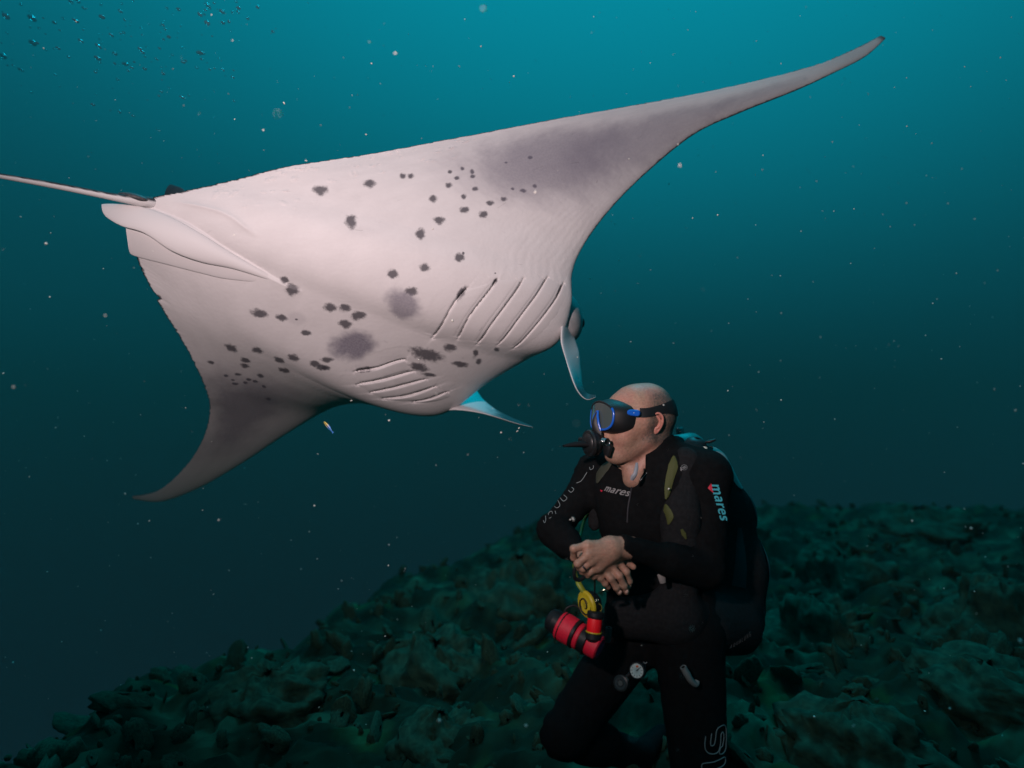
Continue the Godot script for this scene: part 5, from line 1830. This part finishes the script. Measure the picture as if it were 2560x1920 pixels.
	part(dial, "orange_mark", ball(Transform3D(Basis(gx.basis.x * 0.0042, gx.basis.y * 0.0006, gx.basis.z * 0.0032), gx * Vector3(0.002, 0.0022, -0.011)), 10, 6), mat(col(0.6, 0.13, 0.05), 0.5))
	var h := Vector3(0.292, 0.397, -1.860)
	var hx := frame(h, Vector3(-0.55, 0.25, 0.8))
	part(dial, "second_dial", lathe([Vector2(0, -0.016), Vector2(0.017, -0.016), Vector2(0.021, -0.010), Vector2(0.021, 0.002), Vector2(0.017, 0.003), Vector2(0.0, 0.0025)], hx, 28), mat(col(0.018, 0.02, 0.02), 0.3))
	part(dial, "second_glass", lathe([Vector2(0.007, 0.0034), Vector2(0.0, 0.0036)], hx, 20), mat(col(0.07, 0.075, 0.07), 0.2))
	part(dial, "console", tube([Vector3(0.366, 0.424, -1.920), Vector3(0.344, 0.409, -1.910), Vector3(0.321, 0.393, -1.905), Vector3(0.298, 0.382, -1.895), Vector3(0.284, 0.368, -1.890)], [0.014, 0.020, 0.016, 0.019, 0.012], 14, 0.5, Vector3(0.6, 0.7, 0)), black)
	part(dial, "small_mark", tube([Vector3(0.357, 0.447, -1.878), Vector3(0.361, 0.442, -1.878), Vector3(0.366, 0.446, -1.878)], 0.001, 6), mat(col(0.3, 0.3, 0.3), 0.5))

# ---------------------------------------------------------------- small things in the water

func wrasse() -> void:
	var at := Vector3(-0.611, 1.059, -2.300)
	var root := thing("striped_fish", "tiny slender blue striped fish hanging below the manta's belly", "fish", at)
	var dir := Vector3(0.62, -0.72, 0.1).normalized()
	var up := Vector3(0.7, 0.6, 0.2)
	up = (up - dir * up.dot(dir)).normalized()
	var side := dir.cross(up)
	var p := PackedVector3Array()
	var tint := PackedColorArray()
	var rows := 22
	for i in rows:
		var t := float(i) / (rows - 1)
		var r := 0.0048 * pow(sin(PI * clampf(pow(t, 0.8) * 0.93 + 0.02, 0, 1)), 0.75) + 0.0004
		for k in 14:
			var a := TAU * k / 14
			p.append(at + dir * (t - 0.5) * 0.042 + up * sin(a) * r + side * cos(a) * r * 0.5)
			var c := Color(0.75, 0.55, 0.12).lerp(Color(0.05, 0.25, 0.7), smoothstep(0.25, 0.7, t))
			if absf(sin(a)) < 0.35:
				c = Color(0.02, 0.02, 0.03)
			tint.append(c)
	var m := mat(Color.WHITE, 0.35)
	m.vertex_color_use_as_albedo = true
	part(root, "body", sheet(p, rows, 14, true, PackedVector2Array(), tint), m)
	var tail := plate(PackedVector2Array([Vector2(0, 0.0012), Vector2(0.009, 0.0045), Vector2(0.0075, 0), Vector2(0.009, -0.0045), Vector2(0, -0.0012)]), 0.0007, 0.0002, Transform3D(Basis(dir, up, side), at + dir * 0.020))
	part(root, "tail_fin", tail, mat(col(0.05, 0.2, 0.55), 0.4))
	var fin := plate(PackedVector2Array([Vector2(-0.009, 0), Vector2(-0.004, 0.0022), Vector2(0.008, 0.0018), Vector2(0.011, 0)]), 0.0006, 0.0002, Transform3D(Basis(dir, up, side), at + up * 0.0044))
	part(root, "dorsal_fin", fin, mat(col(0.05, 0.2, 0.55), 0.4))


func bubbles() -> void:
	var m := mat(Color(0.42, 0.55, 0.60, 0.04), 0.03, 0.4)
	m.transparency = BaseMaterial3D.TRANSPARENCY_ALPHA
	var shape := ball(Transform3D(), 16, 10)
	shape.surface_set_material(0, m)
	var place := []
	# the larger ones, as they rise
	for b in [[500, 132, 19, 0.05], [313, 160, 16, 0.1], [52, 174, 16, 0.4], [455, 243, 13, 0.35], [362, 172, 12, 0.2], [80, 45, 24, 0.6], [518, 57, 16, 0.6], [557, 57, 12, 0.1], [500, 36, 15, 0.7], [521, 15, 18, 0.9],
			[446, 23, 12, 0.3], [82, 107, 20, 0.6], [202, 102, 15, 0.6], [246, 115, 18, 0.7], [244, 145, 18, 0.5], [287, 134, 13, 0.4], [255, 42, 16, 0.3], [278, 87, 12, 0.6], [210, 20, 12, 0.4], [186, 50, 14, 0.7], [190, 52, 16, 0.5],
			[15, 40, 20, 0.7], [8, 140, 18, 0.7], [350, 122, 12, 0.7], [356, 130, 14, 0.6], [408, 184, 11, 0.2], [422, 92, 11, 0.2], [458, 155, 12, 0.3], [557, 174, 11, 0.7], [232, 261, 12, 0.35], [299, 280, 9, 0.5],
			[177, 4, 14, 0.7], [195, 3, 13, 0.7], [301, 28, 13, 0.8], [555, 29, 15, 0.5], [596, 20, 12, 0.2], [595, 30, 10, 0.8], [644, 18, 10, 0.8], [145, 120, 13, 0.4], [136, 56, 11, 0.3], [78, 230, 9, 0.6], [582, 193, 9, 0.4]]:
		place.append(b)
	for k in 130:
		var x := rng.randf_range(0.0, 690.0)
		var y := rng.randf_range(0.0, 330.0) * pow(rng.randf(), 0.6)
		if k < 50:
			x = 420.0 + 110.0 * rng.randfn()
			y = 120.0 + 55.0 * rng.randfn()
		place.append([x, maxf(y, 2.0), 3.0 + 6.0 * pow(rng.randf(), 1.5), rng.randf_range(0.2, 0.8)])
	for b in place:
		var d := rng.randf_range(2.5, 3.4)
		var at := Vector3((b[0] - 1280.0) / 1732.0 * d, 1.2 - (b[1] - 960.0) / 1732.0 * d, -d)
		var r: float = b[2] * 0.5 / 1732.0 * d
		var o := MeshInstance3D.new()
		o.name = numbered("air_bubble")
		o.mesh = shape
		o.position = at
		var turn := Basis(Vector3.BACK, -b[3]) * Basis(Vector3.UP, rng.randf_range(-0.5, 0.5))
		o.basis = turn * Basis.from_scale(Vector3(r, r * rng.randf_range(0.42, 0.68), r * 0.9))
		add_child(o, true)
		tag(o, "small silvery air bubble rising above the manta's tail", "air bubble", "air bubbles rising at the upper left")


func marine_snow() -> void:
	# drifting specks, uncountable
	var mm := MultiMesh.new()
	mm.transform_format = MultiMesh.TRANSFORM_3D
	var flake := ball(Transform3D(), 7, 5)
	flake.surface_set_material(0, mat(col(0.62, 0.60, 0.54), 0.9))
	mm.mesh = flake
	mm.instance_count = 4200
	for i in 4200:
		var at := Vector3(rng.randf_range(-3.2, 3.2), rng.randf_range(-0.1, 3.6), -rng.randf_range(0.5, 3.6))
		var s := 0.0004 + 0.0032 * pow(rng.randf(), 4.5)
		if at.z > -1.2:
			s *= 0.55
		var b := Basis.from_euler(Vector3(rng.randf() * TAU, rng.randf() * TAU, 0)) * Basis.from_scale(Vector3(s, s * rng.randf_range(0.5, 1.0), s * rng.randf_range(0.6, 1.6)))
		mm.set_instance_transform(i, Transform3D(b, at))
	var mi := MultiMeshInstance3D.new()
	mi.name = "marine_snow"
	mi.multimesh = mm
	add_child(mi)
	tag(mi, "pale specks of drifting plankton all through the water", "marine snow", "", "stuff")
